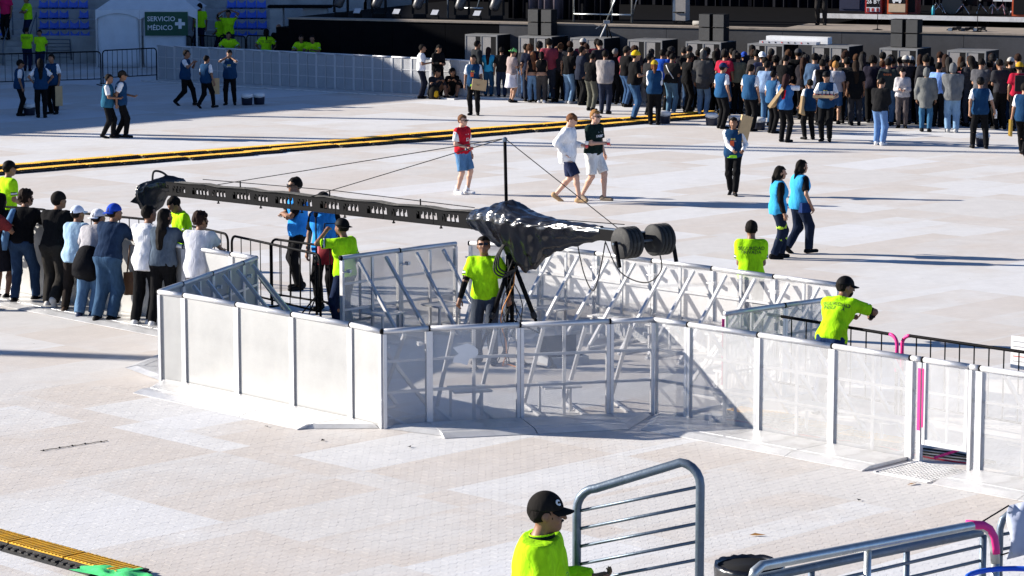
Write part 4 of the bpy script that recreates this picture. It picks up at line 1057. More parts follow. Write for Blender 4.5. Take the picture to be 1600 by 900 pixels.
def person(at, label, yaw=0, h=1.72, top=('short', BLK), legs=('long', BLK), shoes=BLK, hair=('short', HAIRB), cap=None, vest=None, pose='stand', fem=False, fat=1.0, sk='brown',
           vox=.026, group=None, extra=None, glasses=False, key=None, bag=None, capback=False, hem=-.06, loose=0.0, inner=None, stripes=None, detail=False):
    ps = dict(POSE[pose]) if isinstance(pose, str) else dict(POSE[pose[0]], **pose[1])
    s_ = h / 1.72; t = thing('person', label, 'person', at, R(yaw), group); t.scale = (s_, s_, s_)
    def geo():
        f = Fig(ps, fem, fat); out = {'fig': f}
        pts = np.array(f.sh + f.elb + f.wri + f.knee + f.ank + f.hip + f.toe + f.heel + [f.hc, f.pc] + [f.wri[i] + f.hnd[i] * .1 for i in (0, 1)])
        return f, pts.min(0) - .2, pts.max(0) + .2
    f, lo, hi = cached(('fig', key), geo) if key else geo()
    def part(name, fn, mat, lo_=lo, hi_=hi, v=vox, parent=t, ex=None, tagk=None, smooth=True):
        k = (key, name, tagk)
        if key and k in CACHE: me = CACHE[k]
        else:
            V, Q = surface_net(fn, lo_, hi_, v); me = np_mesh(name, V, Q, mat, smooth, ex)
            if key: CACHE[k] = me
        o = put(name, me, parent)
        if key and me.materials[0] != mat: o.material_slots[0].link = 'OBJECT'; o.material_slots[0].material = mat
        return o
    fg = MB()
    for i in (0, 1):
        q = f.fingers(i, 30 if ps.get(('lh', 'rh')[i]) is None else 48); fg.add(q.v, q.f)
    hl_, hh_ = f.hc - .22, f.hc + .22
    part('body', f.body_field, skin(SK[sk]), np.array([lo[0], lo[1], -.02]), hi, vox, ex=fg)
    sd = hash(label) % 997 if not key else 1
    sd = sum(map(ord, label)) % 997 if not key else 1
    zt = f.T(0, 0, .7)[2] + .1
    if top:
        tl = top[0]; part('shirt' if tl != 'jacket' else 'jacket', lambda p: f.top_field(p, (.011 if vest else .021 if tl != 'jacket' else .032) + loose, 'short' if tl == 'short' else ('none' if tl in ('none', 'tube') else 'long'), hem if tl != 'tube' else .1, .002 if vest else .005, sd),
             cloth(cols(top[1])), np.array([lo[0], lo[1], f.pc[2] + hem - .3]), hi, tagk=(tl, hem, loose))
    if inner:
        part('undershirt', lambda p: f.top_field(p, .012, 'short', -.1, .003, sd), cloth(cols(inner)), np.array([lo[0], lo[1], f.pc[2] - .35]), hi)
    if vest:
        part('vest', lambda p: f.top_field(p, .032, 'none', -.11, .0035, sd + 3, .085), cloth(cols(vest)), np.array([lo[0], lo[1], f.pc[2] - .4]), hi, tagk='vest')
    if legs:
        part({'long': 'trousers', 'short': 'shorts', 'mini': 'shorts', 'skirt': 'skirt'}[legs[0]], lambda p: f.leg_field(p, .013 + (legs[2] if len(legs) > 2 else .004), legs[0], .004, sd + 7, (hem if not vest else -.1) + .05), cloth(cols(legs[1])),
             np.array([lo[0], lo[1], -.02]), np.array([hi[0], hi[1], f.pc[2] + .3]), tagk=legs[0])
    if shoes is not None:
        for i in (0, 1):
            q_ = np.array([f.heel[i], f.toe[i], f.ank[i]])
            part('shoe', lambda p, i=i: f.shoe_field(p, (i,)), cloth(cols(shoes), .6, .2), q_.min(0) - .08, q_.max(0) + .08, min(vox, .018), tagk=i)
    if hair:
        hz = f.T(0, 0, .1)[2] if hair[0] in ('long', 'pony') else hl_[2]
        part('hair', lambda p: f.hair_field(p, hair[0], .012 + (.02 if hair[0] == 'curly' else 0)), cloth(hair[1], .75, .8), np.array([min(hl_[0], f.T(0, 0, .3)[0] - .2), min(hl_[1], f.T(0, -.25, .2)[1]), min(hz, hl_[2])]), np.array([max(hh_[0], f.T(0, 0, .3)[0] + .2), max(hh_[1], f.T(0, .2, .2)[1]), hh_[2]]), min(vox, .016), tagk=hair[0])
    if cap:
        c_ = part('cap' if cap[0] != 'beanie' else 'beanie', lambda p: f.cap_field(p, cap[0] == 'beanie'), cloth(cols(cap[1]), .85, .25), hl_, hh_, min(vox, .012), tagk=cap[0])
        if cap[0] == 'cap': f.brim(capback).build('brim', cloth(cols(cap[2] if len(cap) > 2 else cap[1]), .85, .2), c_, True)
    def hp(x, y, z): return f.hc + f.HM @ np.array([x, y, z])
    if glasses:
        m = MB()
        for sg in (-1, 1):
            m.obox(hp(sg * .034, .106, .0), f.HM @ np.array([.026, -.004 * sg, 0]), f.HM @ np.array([0, .003, 0]), f.HM @ np.array([0, 0, .018]))
            m.beam(hp(sg * .058, .1, .006), hp(sg * .088, -.01, .004), .005, .008)
        m.beam(hp(-.012, .108, .004), hp(.012, .108, .004), .004, .004); m.build('sunglasses', surf('lens_black', (.01, .01, .012), .12, 0, .05, 5, 0), t)
    if detail:
        eye = surf('eye_dark', (.02, .012, .01), .2, 0, .05, 5, 0); ew = surf('eye_white', (.6, .57, .54), .3, 0, .05, 5, 0)
        for sg in (-1, 1):
            e_ = MB().lathe(hp(sg * .031, .080, -.001), [(.001, -.0125), (.009, -.009), (.0125, 0), (.009, .009), (.001, .0125)], 10, f.HM @ np.array([0, 1, 0])).build('eye', ew, t, True)
            MB().lathe(hp(sg * .031, .0905, -.001), [(.006, 0), (.005, .002), (.001, .003)], 10, f.HM @ np.array([0, 1, 0])).build('iris', eye, e_, True)
    if stripes:                                # reflective bands on sleeves
        for i in (0, 1):
            for tt, c_, wd in ((.56, (.02, .02, .03), .016), (.62, (.62, .64, .66), .03), (.69, (.02, .02, .03), .016)):
                a_ = f.sh[i] + (f.elb[i] - f.sh[i]) * tt; u = (f.elb[i] - f.sh[i]) / np.linalg.norm(f.elb[i] - f.sh[i])
                MB().lathe(a_, [(.0745, -wd / 2), (.0755, 0), (.0745, wd / 2)], 14, u).build('sleeve_band', cloth(c_, .5, .1), t, True)
    if extra: extra(t, f)
    return t, f
def lettering(t, f, body, size, mat, zc, front=False, line=1.0, top=None, field=None, x0=0, bold=.0):
    me = text_mesh(body, size, mat, .0, line=line, bold=bold)
    n = len(me.vertices); co = np.zeros(n * 3, np.float32); me.vertices.foreach_get('co', co); co = co.reshape(-1, 3)
    sgn = -1 if front else 1
    # text x to the viewer's right when seen from that side
    base = np.array([f.T(sgn * (x + x0), 0, zc + y) for x, y, z in co], np.float32)
    d = (f.M @ np.array([0, sgn * -1.0, 0])).astype(np.float32)
    p = base + d * .32
    fld = field or (lambda q: f.top_field(q, .021 + (top or 0), 'short', -.06, .0, 0))
    for _ in range(26): p = p - d * np.clip(fld(p), -.03, .05)[:, None]
    p = p + d * .0075
    me.vertices.foreach_set('co', p.ravel()); me.update(); return put('lettering', me, t)

# ------------------------------------------------------------------ the people in the photograph
GRN = (.40, .80, .012); VST = (.010, .042, .105); SKYV = (.03, .26, .72); LBLUE = (.05, .34, .60); GREY = (.22, .22, .225); LGREY = (.52, .53, .58)
PLACED = []
def foot_h(yt, yf): return (yf - yt) * CH / (yf - YH)
def foot_y(yt, h): return (yt - h / CH * YH) / (1 - h / CH)
def pers(x, yt, yf=None, h=None, label='', yaw=0, z=0.0, **kw):
    if yf is None: yf = foot_y(yt, h)
    hh = h or max(1.45, min(1.95, foot_h(yt, yf) * 1.0))
    p = P(x, yf, z); PLACED.append((p.x, p.y)); kw.setdefault('sk', 'brown')
    t, f = person(p, label, yaw, hh, **kw); return t, f, p, hh / 1.72
def world(p, yaw, s_, loc):
    l = Vector([float(q) for q in loc]) * s_; c, s = math.cos(R(yaw)), math.sin(R(yaw))
    return Vector((p.x + c * l.x - s * l.y, p.y + s * l.x + c * l.y, p.z + l.z))
def board(c, rx, rz, label, w_=.42, hgt=.5, d=.05, mat=None, tilt=0):
    t = thing('cardboard_tray', label, 'tray', c, R(rz)); t.rotation_euler = (R(rx), R(tilt), R(rz)); mat = mat or CARD
    MB().box(-w_ / 2, w_ / 2, -d / 2, -d / 2 + .006, -hgt / 2, hgt / 2).build('base', mat, t)
    for a in ((-w_ / 2, -w_ / 2 + .006, -hgt / 2, hgt / 2), (w_ / 2 - .006, w_ / 2, -hgt / 2, hgt / 2)): MB().box(a[0], a[1], -d / 2 + .0065, d / 2, a[2], a[3]).build('rim', mat, t)
    for z in (-hgt / 2, hgt / 2 - .006): MB().box(-w_ / 2 + .0065, w_ / 2 - .0065, -d / 2 + .0065, d / 2, z, z + .006).build('rim', mat, t)
    return t
def bucket(x, y, label):
    t = thing('ice_bucket', label, 'bucket', P(x, y), 0, 'vendor ice buckets')
    put('pail', cached('pail', lambda: MB().lathe((0, 0, 0), [(.125, 0), (.15, .01), (.165, .22), (.165, .225)], 20).mesh('pail', surf('bucket_navy', (.012, .016, .035), .45), True)), t)
    put('ice_lid', cached('lid', lambda: MB().lathe((0, 0, .2255), [(.168, 0), (.172, .03), (.172, .075), (.15, .09), (.1, .11), (.001, .115)], 20).mesh('ice_lid', WHITEPL, True)), t)
    put('handle', cached('bail', lambda: MB().tube([Vector((.18 * math.cos(R(a)), -.165 * math.sin(R(a)) - .02, .28 - .07 * math.sin(R(a)))) for a in range(0, 181, 20)], .006, 6).mesh('handle', WHITEPL, True)), t)
def cup(c, label, col=(.65, .06, .06)):
    t = thing('drink_cup', label, 'cup', c)
    MB().lathe((0, 0, -.06), [(.028, 0), (.034, .06)], 14).build('drink', surf('drink_red', col, .25), t, True)
    MB().lathe((0, 0, .0005), [(.034, 0), (.04, .065), (.041, .07), (.036, .066)], 14).build('cup_wall', WHITEPL, t, True)
    return t
guard = dict(top=('short', GRN), legs=('long', NAVY), stripes=True, sk='brown')
vend = dict(top=('short', WHT), vest=VST, legs=('long', BLK))
TXT = surf('shirt_print', (.02, .03, .02), .8)
def sec(t, f): lettering(t, f, 'SEGURIDAD\nPRIVADA', .072, TXT, .37, line=.78)
def badge(t, f):
    lettering(t, f, 'o o', .07, surf('badge_yellow', (.6, .5, .1), .6), .34, front=True, field=lambda q: f.top_field(q, .032, 'none', -.11, 0, 0, .085), bold=.006)
    lettering(t, f, 'mmm', .06, surf('badge_white', (.6, .6, .62), .6), .29, front=True, field=lambda q: f.top_field(q, .032, 'none', -.11, 0, 0, .085))

# --- leaning row at the left barrier (backs to the viewer, low sun from the left)
G1 = 'people leaning on the left barrier'
rail_ = lambda **k: ('rail', dict(dict(hy=-32), **k))
N = dict(vox=.019, group=G1)
az_h = -16
pers(4, 300, 468, 1.66, 'person in a dark dotted dress at the left frame edge', az_h, top=('long', (.018, .016, .02)), legs=('skirt', (.02, .018, .022)), fem=True, hair=('long', HAIRB), pose='front', **N)
pers(42, 293, 471, 1.78, 'person in black tee and jeans with a denim shirt over one shoulder', az_h, pose=rail_(lean=20, rf=(.14, .02, 0), lf=(-.06, -.3, 0)), top=('short', BLK), legs=('long', (.025, .05, .10)), hair=('curly', (.02, .012, .008)), extra=lambda t, f: MB().tube([f.T(-.09, .03, .50), f.T(-.13, -.11, .44), f.T(-.17, -.15, .25), f.T(-.2, -.13, .0), f.T(-.2, -.09, -.16)], [.03, .05, .055, .06, .035], 10).build('denim_shirt', cloth((.11, .22, .38)), t, True), **N)
pers(93, 291, 478, 1.82, 'tall person all in black leaning with one foot on its toe', az_h, pose=rail_(lean=20, lf=(-.09, -.2, 0), rf=(.12, -.45, .07), heelup=(0, 62)), top=('long', BLK), legs=('long', (.022, .02, .018), .02), hair=('short', HAIRB), cap=('beanie', (.015, .013, .012)), shoes=(.5, .48, .45), **N)
pers(124, 317, 485, 1.62, 'person in pale denim shirt with a white and blue cap', az_h, pose=rail_(lean=16), top=('long', (.33, .48, .62)), legs=('long', (.02, .015, .013)), hair=('short', HAIRB), cap=('cap', (.62, .70, .85), (.75, .77, .8)), hem=-.14, fem=True, shoes=(.05, .03, .02), **N)
pers(148, 325, 493, 1.70, 'person in grey top with white cap and black jacket tied at the waist', az_h, pose=rail_(lean=36), top=('long', (.36, .35, .37)), legs=('long', (.10, .18, .29), .02), hair=('short', HAIRB), cap=('cap', (.72, .74, .8)), capback=True, shoes=(.03, .04, .08), extra=lambda t, f: MB().lathe(f.T(0, -.01, .08), [(.15, .03), (.175, 0), (.2, -.12), (.215, -.3), (.19, -.42)], 18, f.M @ np.array([0, 0, 1.0])).build('tied_jacket', cloth((.010, .010, .012)), t, True), **N)
pers(180, 318, 499, 1.76, 'person in navy tee and jeans with a backward blue cap', az_h - 8, pose=rail_(lean=18), top=('short', (.012, .026, .06)), legs=('long', (.035, .075, .14), .02), cap=('cap', (.015, .06, .42)), capback=True, fat=1.08, **N)
pers(236, 312, 505, 1.78, 'person in a white long shirt and black trousers beside the crane head', az_h, pose=rail_(lean=14), top=('long', (.66, .67, .70)), legs=('long', BLK), hem=-.16, shoes=(.6, .6, .6), **N)
pers(262, 318, 507, 1.74, 'dark haired person in slate grey tee between two paler shirts', az_h, pose=rail_(lean=12), top=('short', (.075, .10, .135)), legs=('long', BLK), hair=('long', HAIRB), fat=1.1, shoes=(.6, .6, .6), **N)
pers(318, 325, 512, 1.72, 'curly haired person in pale grey tee next to the barrier corner', -20, pose=rail_(lean=10, rh=(.12, .4, 1.12), lh=(-.1, .36, 1.15)), top=('short', LGREY), legs=('long', (.05, .05, .06)), hair=('curly', (.025, .013, .01)), hem=-.18, loose=.012, vox=.016, group=G1)
bk = thing('brown_bag', 'brown leather bag hanging beside the blue capped person', 'bag', P(212, 498) + Vector((0, .1, .36)), R(20))
MB().prism([(-.17, -.06), (.17, -.06), (.19, 0), (.17, .06), (-.17, .06), (-.19, 0)], 0, .34).build('pouch', surf('leather', (.16, .08, .04), .5), bk, True)
MB().tube([(-.13, 0, .34), (-.08, 0, .75), (.06, 0, .75), (.13, 0, .34)], .012, 6).build('strap', surf('leather', (.16, .08, .04), .5), bk, True)
for i, (x, y) in enumerate(((-14, 480), (-60, 470), (-110, 462))):   # the row goes on beyond the frame and throws its shadows in
    pers(x, 0, y, 1.75, 'person leaning on the barrier just outside the left edge, %s' % ['nearest', 'middle', 'farthest'][i], az_h, pose='rail', top=('short', [(.2, .03, .03), BLK, NAVY][i]), legs=('long', JEAN), vox=.04)
# --- guards and stewards round the enclosure
pers(14, 252, None, 1.76, 'guard in neon green shirt with a black cross strap, left edge', -55, pose='front', cap=('cap', BLK), vox=.019, extra=lambda t, f: MB().tube([f.T(.12, -.08, .46), f.T(.0, -.15, .3), f.T(-.15, -.13, .05), f.T(-.2, -.02, -.02)], .014, 6).build('strap', BLACKMATT, t, True), **dict(guard, stripes=True))
pers(292, 302, None, 1.70, 'guard in neon green shirt looking down behind the crane arm', 120, pose=('front', dict(hp=35, lean=12)), vox=.018, **guard)
t, f, p, s_ = pers(468, 277, 452, 1.80, 'steward in bright blue vest with folded arms and dark glasses', 112, pose=('folded', dict(lf=(-.12, .05, 0), rf=(.1, -.04, 0))), top=('short', BLK), vest=SKYV, legs=('long', BLK), glasses=True, vox=.018)
pers(508, 292, 485, 1.80, 'steward in blue vest and black cap behind the crane arm', 165, pose='stand2', top=('short', BLK), vest=SKYV, legs=('long', BLK), cap=('cap', BLK), vox=.018)
t, f, p, s_ = pers(540, 337, 524, 1.68, 'guard in neon green polo raising one hand, backward cap', 55, pose=('stand', dict(lh=(-.13, .26, 1.55), lhi=(-1, .3, -.6))), cap=('cap', BLK), capback=True, vox=.016, **guard)
rb = thing('red_bag', 'red shoulder bag hanging at the steward\'s hip behind the barricade', 'bag', P(521, 488) + Vector((0, -.25, .78)), R(10))
MB().prism([(-.2, -.05), (.2, -.05), (.22, 0), (.2, .06), (-.2, .06), (-.22, 0)], 0, .3).build('pouch', surf('bag_red', (.30, .01, .02), .6), rb, True); MB().tube([(-.15, 0, .3), (-.1, .03, .62), (.1, .03, .62), (.15, 0, .3)], .012, 6).build('strap', BLACKMATT, rb, True)
pers(757, 368, None, 1.74, 'guard in neon green polo inside the enclosure by the tripod', 168, pose=('stand2', dict(hp=-14, hy=12, lh=(-.36, .1, .95), rh=(.30, .24, .86))), glasses=True, vox=.014, detail=True, inner=BLK, top=('short', GRN), legs=('long', (.05, .06, .08)), stripes=True,
     extra=lambda t, f: [MB().tube([f.sh[i] + (f.elb[i] - f.sh[i]) * .8, f.elb[i], f.wri[i]], [.05, .044, .034], 10).build('sleeve', cloth(BLK), t, True) for i in (0, 1)])
pers(1172, 344, None, 1.70, 'guard seen from behind beyond the barrier, arms in front', -3, pose='front', vox=.015, extra=sec, **guard)
def lean_extra(t, f):
    lettering(t, f, 'SEGURIDAD\nPRIVADA', .072, TXT, .36, line=.78)
    for i in (0, 1): MB().tube([f.sh[i] + (f.elb[i] - f.sh[i]) * .8, f.elb[i], f.wri[i]], [.05, .044, .034], 10).build('sleeve', cloth(BLK), t, True)
    MB().lathe(f.hc + f.HM @ np.array([0, .045, -.125]), [(.012, 0), (.04, .012), (.055, .04), (.058, .07)], 14, f.HM @ np.array([0, 0, 1.0])).build('beard', cloth((.012, .009, .008), .8, .8), t, True)
q_ = Pd(1308, 560, 34.7)
PLACED.append((q_.x, q_.y))
person(Vector((q_.x, q_.y, 0)), 'bearded guard in neon green leaning on the black barricade', -34, 1.74, pose=('rail', dict(lean=30, hy=-42, hp=4, lh=(-.06, .45, 1.12), rh=(.25, .42, 1.14), lhi=(-1, .1, -.2), rhi=(1, .3, -.2))), cap=('cap', BLK), vox=.014, detail=True,
       extra=lean_extra, **dict(guard, legs=('long', (.015, .035, .10))))
# --- walkers on the open floor
def jersey(t, f):
    for i in (0, 1):
        e_ = f.sh[i] + (f.elb[i] - f.sh[i]) * .8; MB().tube([f.sh[i] + (f.elb[i] - f.sh[i]) * .08, e_], [.078, .08], 14).build('sleeve', cloth(WHT), t, True)
    fl = lambda q: f.top_field(q, .021, 'short', -.06, 0, 0)
    lettering(t, f, '12', .1, surf('print_white', (.75, .75, .75), .7), .26, front=True, field=fl, bold=.003); lettering(t, f, 'v   o', .06, surf('print_white', (.75, .75, .75), .7), .38, front=True, field=fl)
    for i in (0, 1): MB().lathe(f.ank[i], [(.048, .0), (.047, .1)], 12).build('sock', cloth(WHT), t, True)
t, f, p, s_ = pers(722, 179, 303, None, 'boy in red and white football jersey, denim shorts and sunglasses', -128, pose=('stand2', dict(rh=(.14, .24, 1.05), lf=(-.09, .08, 0))), top=('short', (.42, .012, .025)), legs=('short', (.09, .20, .36)), shoes=WHT, sk='pale', hair=('short', (.13, .06, .03)), glasses=True, vox=.017, extra=jersey)
cup(world(p, -128, s_, f.wri[1] + f.hnd[1] * .06) + Vector((.06, -.03, .03)), 'red and white drink can in the boy\'s hand')
t, f, p, s_ = pers(888, 175, 316, None, 'person walking in white linen shirt and navy shorts', -108, pose=('walk2', dict(hp=26, lh=(-.1, .24, 1.1), rh=(.2, -.02, .96))), top=('long', (.78, .78, .78)), legs=('short', (.018, .025, .06)), shoes=(.42, .28, .15), sk='pale', hair=('fringe', (.15, .065, .03)), hem=-.18, loose=.01, vox=.017)
cup(world(p, -108, s_, f.wri[0] + f.hnd[0] * .06) + Vector((.05, -.05, .02)), 'red drink cup held by the white shirted walker')
def unib(t, f):
    pw = surf('print_white', (.75, .75, .75), .7)
    lettering(t, f, 'UNIBET', .065, pw, .31, front=True, bold=.002); lettering(t, f, '^    ^', .05, pw, .38, front=True)
t, f, p, s_ = pers(927, 171, 313, None, 'person walking in black printed tee and white shorts with a cup', -128, pose=('walk', dict(rf=(.08, -.2, .03), lf=(-.08, .2, 0), heelup=(0, 25), rh=(.04, .28, 1.12), lh=(-.32, .02, .88), lean=2, hy=-10)), top=('short', (.008, .018, .015)), legs=('short', (.72, .71, .68)), shoes=(.25, .2, .15), sk='pale', hair=('short', (.28, .14, .05)), glasses=True, fat=1.05, vox=.017, extra=unib)
cup(world(p, -128, s_, f.wri[1] + f.hnd[1] * .06) + Vector((.02, -.07, .02)), 'red drink cup held by the black shirted walker')
def sash(t, f):
    badge(t, f)
    MB().obox(f.T(.02, .175, .24), (.045, 0, 0), (0, .004, 0), (0, 0, .06)).build('orange_card', surf('card_orange', (.75, .10, .02), .5), t)
    MB().lathe(f.T(0, 0, -.05), [(.172, -.05), (.178, 0), (.17, .055)], 20).build('waist_pouch', cloth((.30, .70, .04)), t, True)
t, f, p, s_ = pers(1145, 183, 305, None, 'vendor in navy vest walking with a tray on the shoulder', 172, pose=('walk', dict(lf=(-.06, .12, 0), rf=(.06, -.16, .03), heelup=(0, 25), lh=(-.22, .24, 1.02) , rh=(-.02, .27, 1.02))), vox=.018, extra=sash, **dict(vend, top=('long', WHT)))
board(Pd(1163, 201, p.y - .05), 0, 20, 'tan cardboard tray on the shoulder of the walking vendor', .25, .55, .06, tilt=14)
def hiviz(t, f):
    for i in (0, 1):
        for a_, b_, tt, r_ in ((f.hip[i], f.knee[i], .72, .093), (f.knee[i], f.ank[i], .30, .082)):
            c_ = a_ + (b_ - a_) * tt; u = (b_ - a_) / np.linalg.norm(b_ - a_)
            MB().lathe(c_, [(r_, -.035), (r_ + .002, 0), (r_ - .002, .035)], 16, u).build('reflective_band', cloth((.5, .75, .05), .5, .1), t, True)
pers(1212, 259, 404, None, 'paramedic in light blue vest with reflective trouser bands, left of the two', -80, pose=('stand2', dict(lf=(-.09, .12, 0), rf=(.08, -.06, 0))), top=('long', BLK), vest=(.045, .33, .62), legs=('long', (.01, .016, .035), .012), hair=('pony', HAIRB), fem=True, vox=.016, sk='tan', extra=hiviz)
pers(1250, 249, 396, None, 'paramedic in light blue vest with bare forearms, right of the two', -62, pose=('walk2', dict(lf=(-.08, -.22, .04), rf=(.08, .14, 0), rh=(.28, .05, .9))), top=('short', BLK), vest=(.045, .33, .62), legs=('long', (.01, .016, .035), .012), hair=('pony', HAIRB), fem=True, vox=.016, sk='tan', extra=lambda t, f: MB().obox(f.T(.2, .0, -.06), (.06, 0, 0), (0, .1, 0), (0, 0, .09)).build('hip_bag', cloth((.012, .03, .11)), t))
# --- foreground guard
def chief(t, f):
    hm = surf('moustache', (.015, .012, .011), .7)
    q = lambda x, y, z: f.hc + f.HM @ np.array([x, y, z])
    MB().tube([q(-.026, .082, -.062), q(-.012, .096, -.054), q(0, .1, -.053), q(.012, .096, -.054), q(.026, .082, -.062)], [.004, .0075, .008, .0075, .004], 8).build('moustache', hm, t, True)
    MB().tube([f.nb + f.M @ np.array([.085 * math.sin(R(a)), .075 * math.cos(R(a)) + .01, .018 + .012 * math.cos(R(a))]) for a in range(0, 361, 24)], .014, 8).build('collar', cloth((.008, .02, .012)), t, True)
    MB().tube([f.nb + f.M @ np.array([.088 * math.sin(R(a)), .078 * math.cos(R(a)) + .01, .035 + .012 * math.cos(R(a))]) for a in range(0, 361, 24)], .006, 8).build('collar_piping', cloth(GRN), t, True)
    me = text_mesh('C', .045, WHITEPL, .003, bold=.003); n = len(me.vertices); co = np.zeros(n * 3, np.float32); me.vertices.foreach_get('co', co); co = co.reshape(-1, 3)
    me.vertices.foreach_set('co', np.array([q((.108 - .5 * y + z) * math.sin(R(42)) * .88 - x * math.cos(R(42)), (.108 - .5 * y + z) * math.cos(R(42)) + x * math.sin(R(42)) - .012, .075 + y) for x, y, z in co], np.float32).ravel()); put('cap_logo', me, t)
    fl = lambda p: f.top_field(p, .05, 'long', -.1, 0, 0)
    for x0, zz, tx, sz in ((.07, .36, 'D', .06), (-.07, .3, 'VO', .045), (.02, .16, 'ICS', .05)): lettering(t, f, tx, sz, surf('green_print', (.02, .22, .05), .7), zz, front=True, field=fl, x0=x0)
gq = Pd(838, 774, 17.0); gh = gq.z - 1.2 - .02
CHIEF = dict(lh=(-.20, .34, 1.15), rh=(.2, .25, .95), lhi=(-.1, -.25, -1), lhd=(-.2, .95, .15), lean=4, hy=8, hp=0, neckcut=.515)
person(Vector((gq.x, 17.05, 1.2)), 'security guard in neon jacket and black cap in the foreground', -100, gh, top=('long', GRN), legs=('long', NAVY), cap=('cap', (.013, .012, .013)), hair=('short', HAIRB), sk='brown', pose=('stand', CHIEF), vox=.0095, detail=True, extra=chief, hem=-.1, loose=.028, fat=1.1)
hx = Pd(938, 893, 17.3)
# --- shaded group at upper left
V = dict(vox=.024)
p_ = Pd(10, 55, 98.6); person(Vector((p_.x, p_.y, .84)), 'person in a bright pink shirt on the stand steps, top left', 160, 1.72, top=('short', (.62, .02, .10)), legs=('long', BLK), vox=.03)
p_ = Pd(45, 60, 98.2); person(Vector((p_.x, p_.y, .70)), 'guard in neon green standing high on the stand steps', 120, 1.66, pose='folded', vox=.026, **guard)
pers(43, 52, 111, None, 'guard in neon green with back turned at the foot of the steps', 0, pose='front', extra=sec, **V, **guard)
pers(64, 59, 116, None, 'guard in neon green facing out behind the three vendors', 170, pose='behind', **V, **guard)
pers(31, 94, 181, None, 'vendor in navy vest and cap beside the bucket, far left', -75, pose='stand', cap=('cap', BLK), **V, **vend)
pers(65, 92, 184, None, 'vendor with long black hair seen from behind, hands on hips', 10, pose='hips', hair=('long', HAIRB), fem=True, **V, **vend)
t, f, p, s_ = pers(83, 85, 178, None, 'vendor facing out with a board and bucket in hand, left trio', 155, pose='stand2', extra=badge, **V, **vend)
board(Pd(92, 150, p.y - .2), 0, 25, 'tan board held by the right vendor of the left trio', .2, .55, .04)
bucket(46, 180, 'ice bucket on the floor beside the far left vendor'); bucket(84, 172, 'ice bucket held low among the left trio of vendors')
pers(170, 116, 216, None, 'vendor in teal vest walking in step, left of the pair', -95, pose=('walk', dict(lf=(-.06, .1, 0), rf=(.06, -.14, .02), heelup=(0, 15), rh=(.1, .3, 1.1))), **dict(vend, vest=(.02, .10, .17)), **V)
pers(190, 111, 215, None, 'vendor in navy vest with dark cap, right of the walking pair', -85, pose=('walk2', dict(lf=(-.06, -.12, .02), rf=(.06, .12, 0), heelup=(15, 0), lh=(-.1, .3, 1.08))), cap=('cap', (.03, .025, .02)), legs=('long', BLK), **{k: v for k, v in vend.items() if k != 'legs'}, **V)
board(P(184, 214) + Vector((0, -.1, 1.02)), 0, 30, 'small cardboard tray carried by the walking pair', .2, .22, .16)
pers(291, 77, 165, None, 'vendor mid stride with raised forearms near the far barrier', -100, pose=('walk', dict(lh=(-.14, .26, 1.32), rh=(.16, .28, 1.34))), glasses=True, **V, **vend)
t, f, p, s_ = pers(323, 86, 169, None, 'vendor walking away with a large brown paper sheet', -40, pose=('walk2', dict(rh=(.3, .05, .86))), **V, **vend)
board(P(335, 169) + Vector((0, .05, .62)), 0, 5, 'large brown paper sheet carried near the far barrier', .3, .46, .012)
pers(360, 78, 164, None, 'vendor covering the face with both hands near the buckets', 178, pose=('face', dict(lf=(-.14, 0, 0), rf=(.14, .02, 0))), extra=badge, fat=1.1, **V, **vend)
bucket(386, 164, 'left of the two ice buckets by the far barrier'); bucket(405, 163, 'right of the two ice buckets by the far barrier')
pers(359, 56, 126, 1.62, 'guard in neon green leaning over the far barrier, facing out', 176, pose=('rail', dict(lh=(-.34, .3, 1.1), rh=(.34, .3, 1.1))), **V, **guard)
p_ = Pd(358, 92, 97.5); person(Vector((p_.x, p_.y, .2)), 'guard in neon green with hands behind the head on the steps', 175, 1.7, pose='head', vox=.026, **guard)
p_ = Pd(345, 92, 97.9); person(Vector((p_.x, p_.y, .1)), 'guard in neon green half hidden beside the one stretching', 60, 1.66, pose='front', vox=.03, **guard)
p_ = Pd(313, 75, 97.8); person(Vector((p_.x, p_.y, .42)), 'guard in neon green climbing the steps right of the tent', 30, 1.7, pose='stand2', vox=.026, **guard)
pers(417, 46, 127, 1.66, 'guard in neon green seen from behind beside the dark concrete pier', 5, pose='hips', hair=('pony', HAIRB), fem=True, extra=sec, **V, **guard)
pers(437, 38, 126, 1.8, 'person in black with folded arms beside the black stage wing', 170, pose='folded', top=('short', BLK), hair=None, **V)
pers(472, 66, 132, 1.62, 'left of two guards slumped over the far barrier', 178, pose='rail', **V, **guard)
pers(491, 67, 133, 1.62, 'right of two guards slumped over the far barrier', 160, pose='rail', **V, **guard)
for x_, l_ in ((452, 'left guard in neon green at the very top beside the stage wing'), (476, 'right guard in neon green at the very top beside the stage wing')):
    p_ = Pd(x_, 36, 103); person(Vector((p_.x, p_.y, 1.05)), l_, 150, 1.5, pose='rail', vox=.03, **guard)
pers(658, 70, 154, None, 'person in white tee and dark trousers standing by the far barrier end', -90, pose='cup', top=('short', (.72, .72, .74)), legs=('long', (.012, .014, .025)), **V)
pers(684, 70, 152, None, 'person in black with long hair beside the white tee, far barrier end', -150, pose='phone', top=('long', BLK), hair=('long', HAIRB), fem=True, **V)
SITP = dict(pelvis=(0, -.1, 0), drop=.80, lf=(-.14, .42, 0), rf=(.14, .42, 0), lean=22, lh=(-.12, .3, .5), rh=(.12, .3, .5), hp=20)
pers(680, 0, 153, 1.7, 'person sitting on the floor with a yellow and black backpack', -150, pose=('stand', SITP), top=('long', (.02, .022, .03)), legs=('long', BLK), **V)
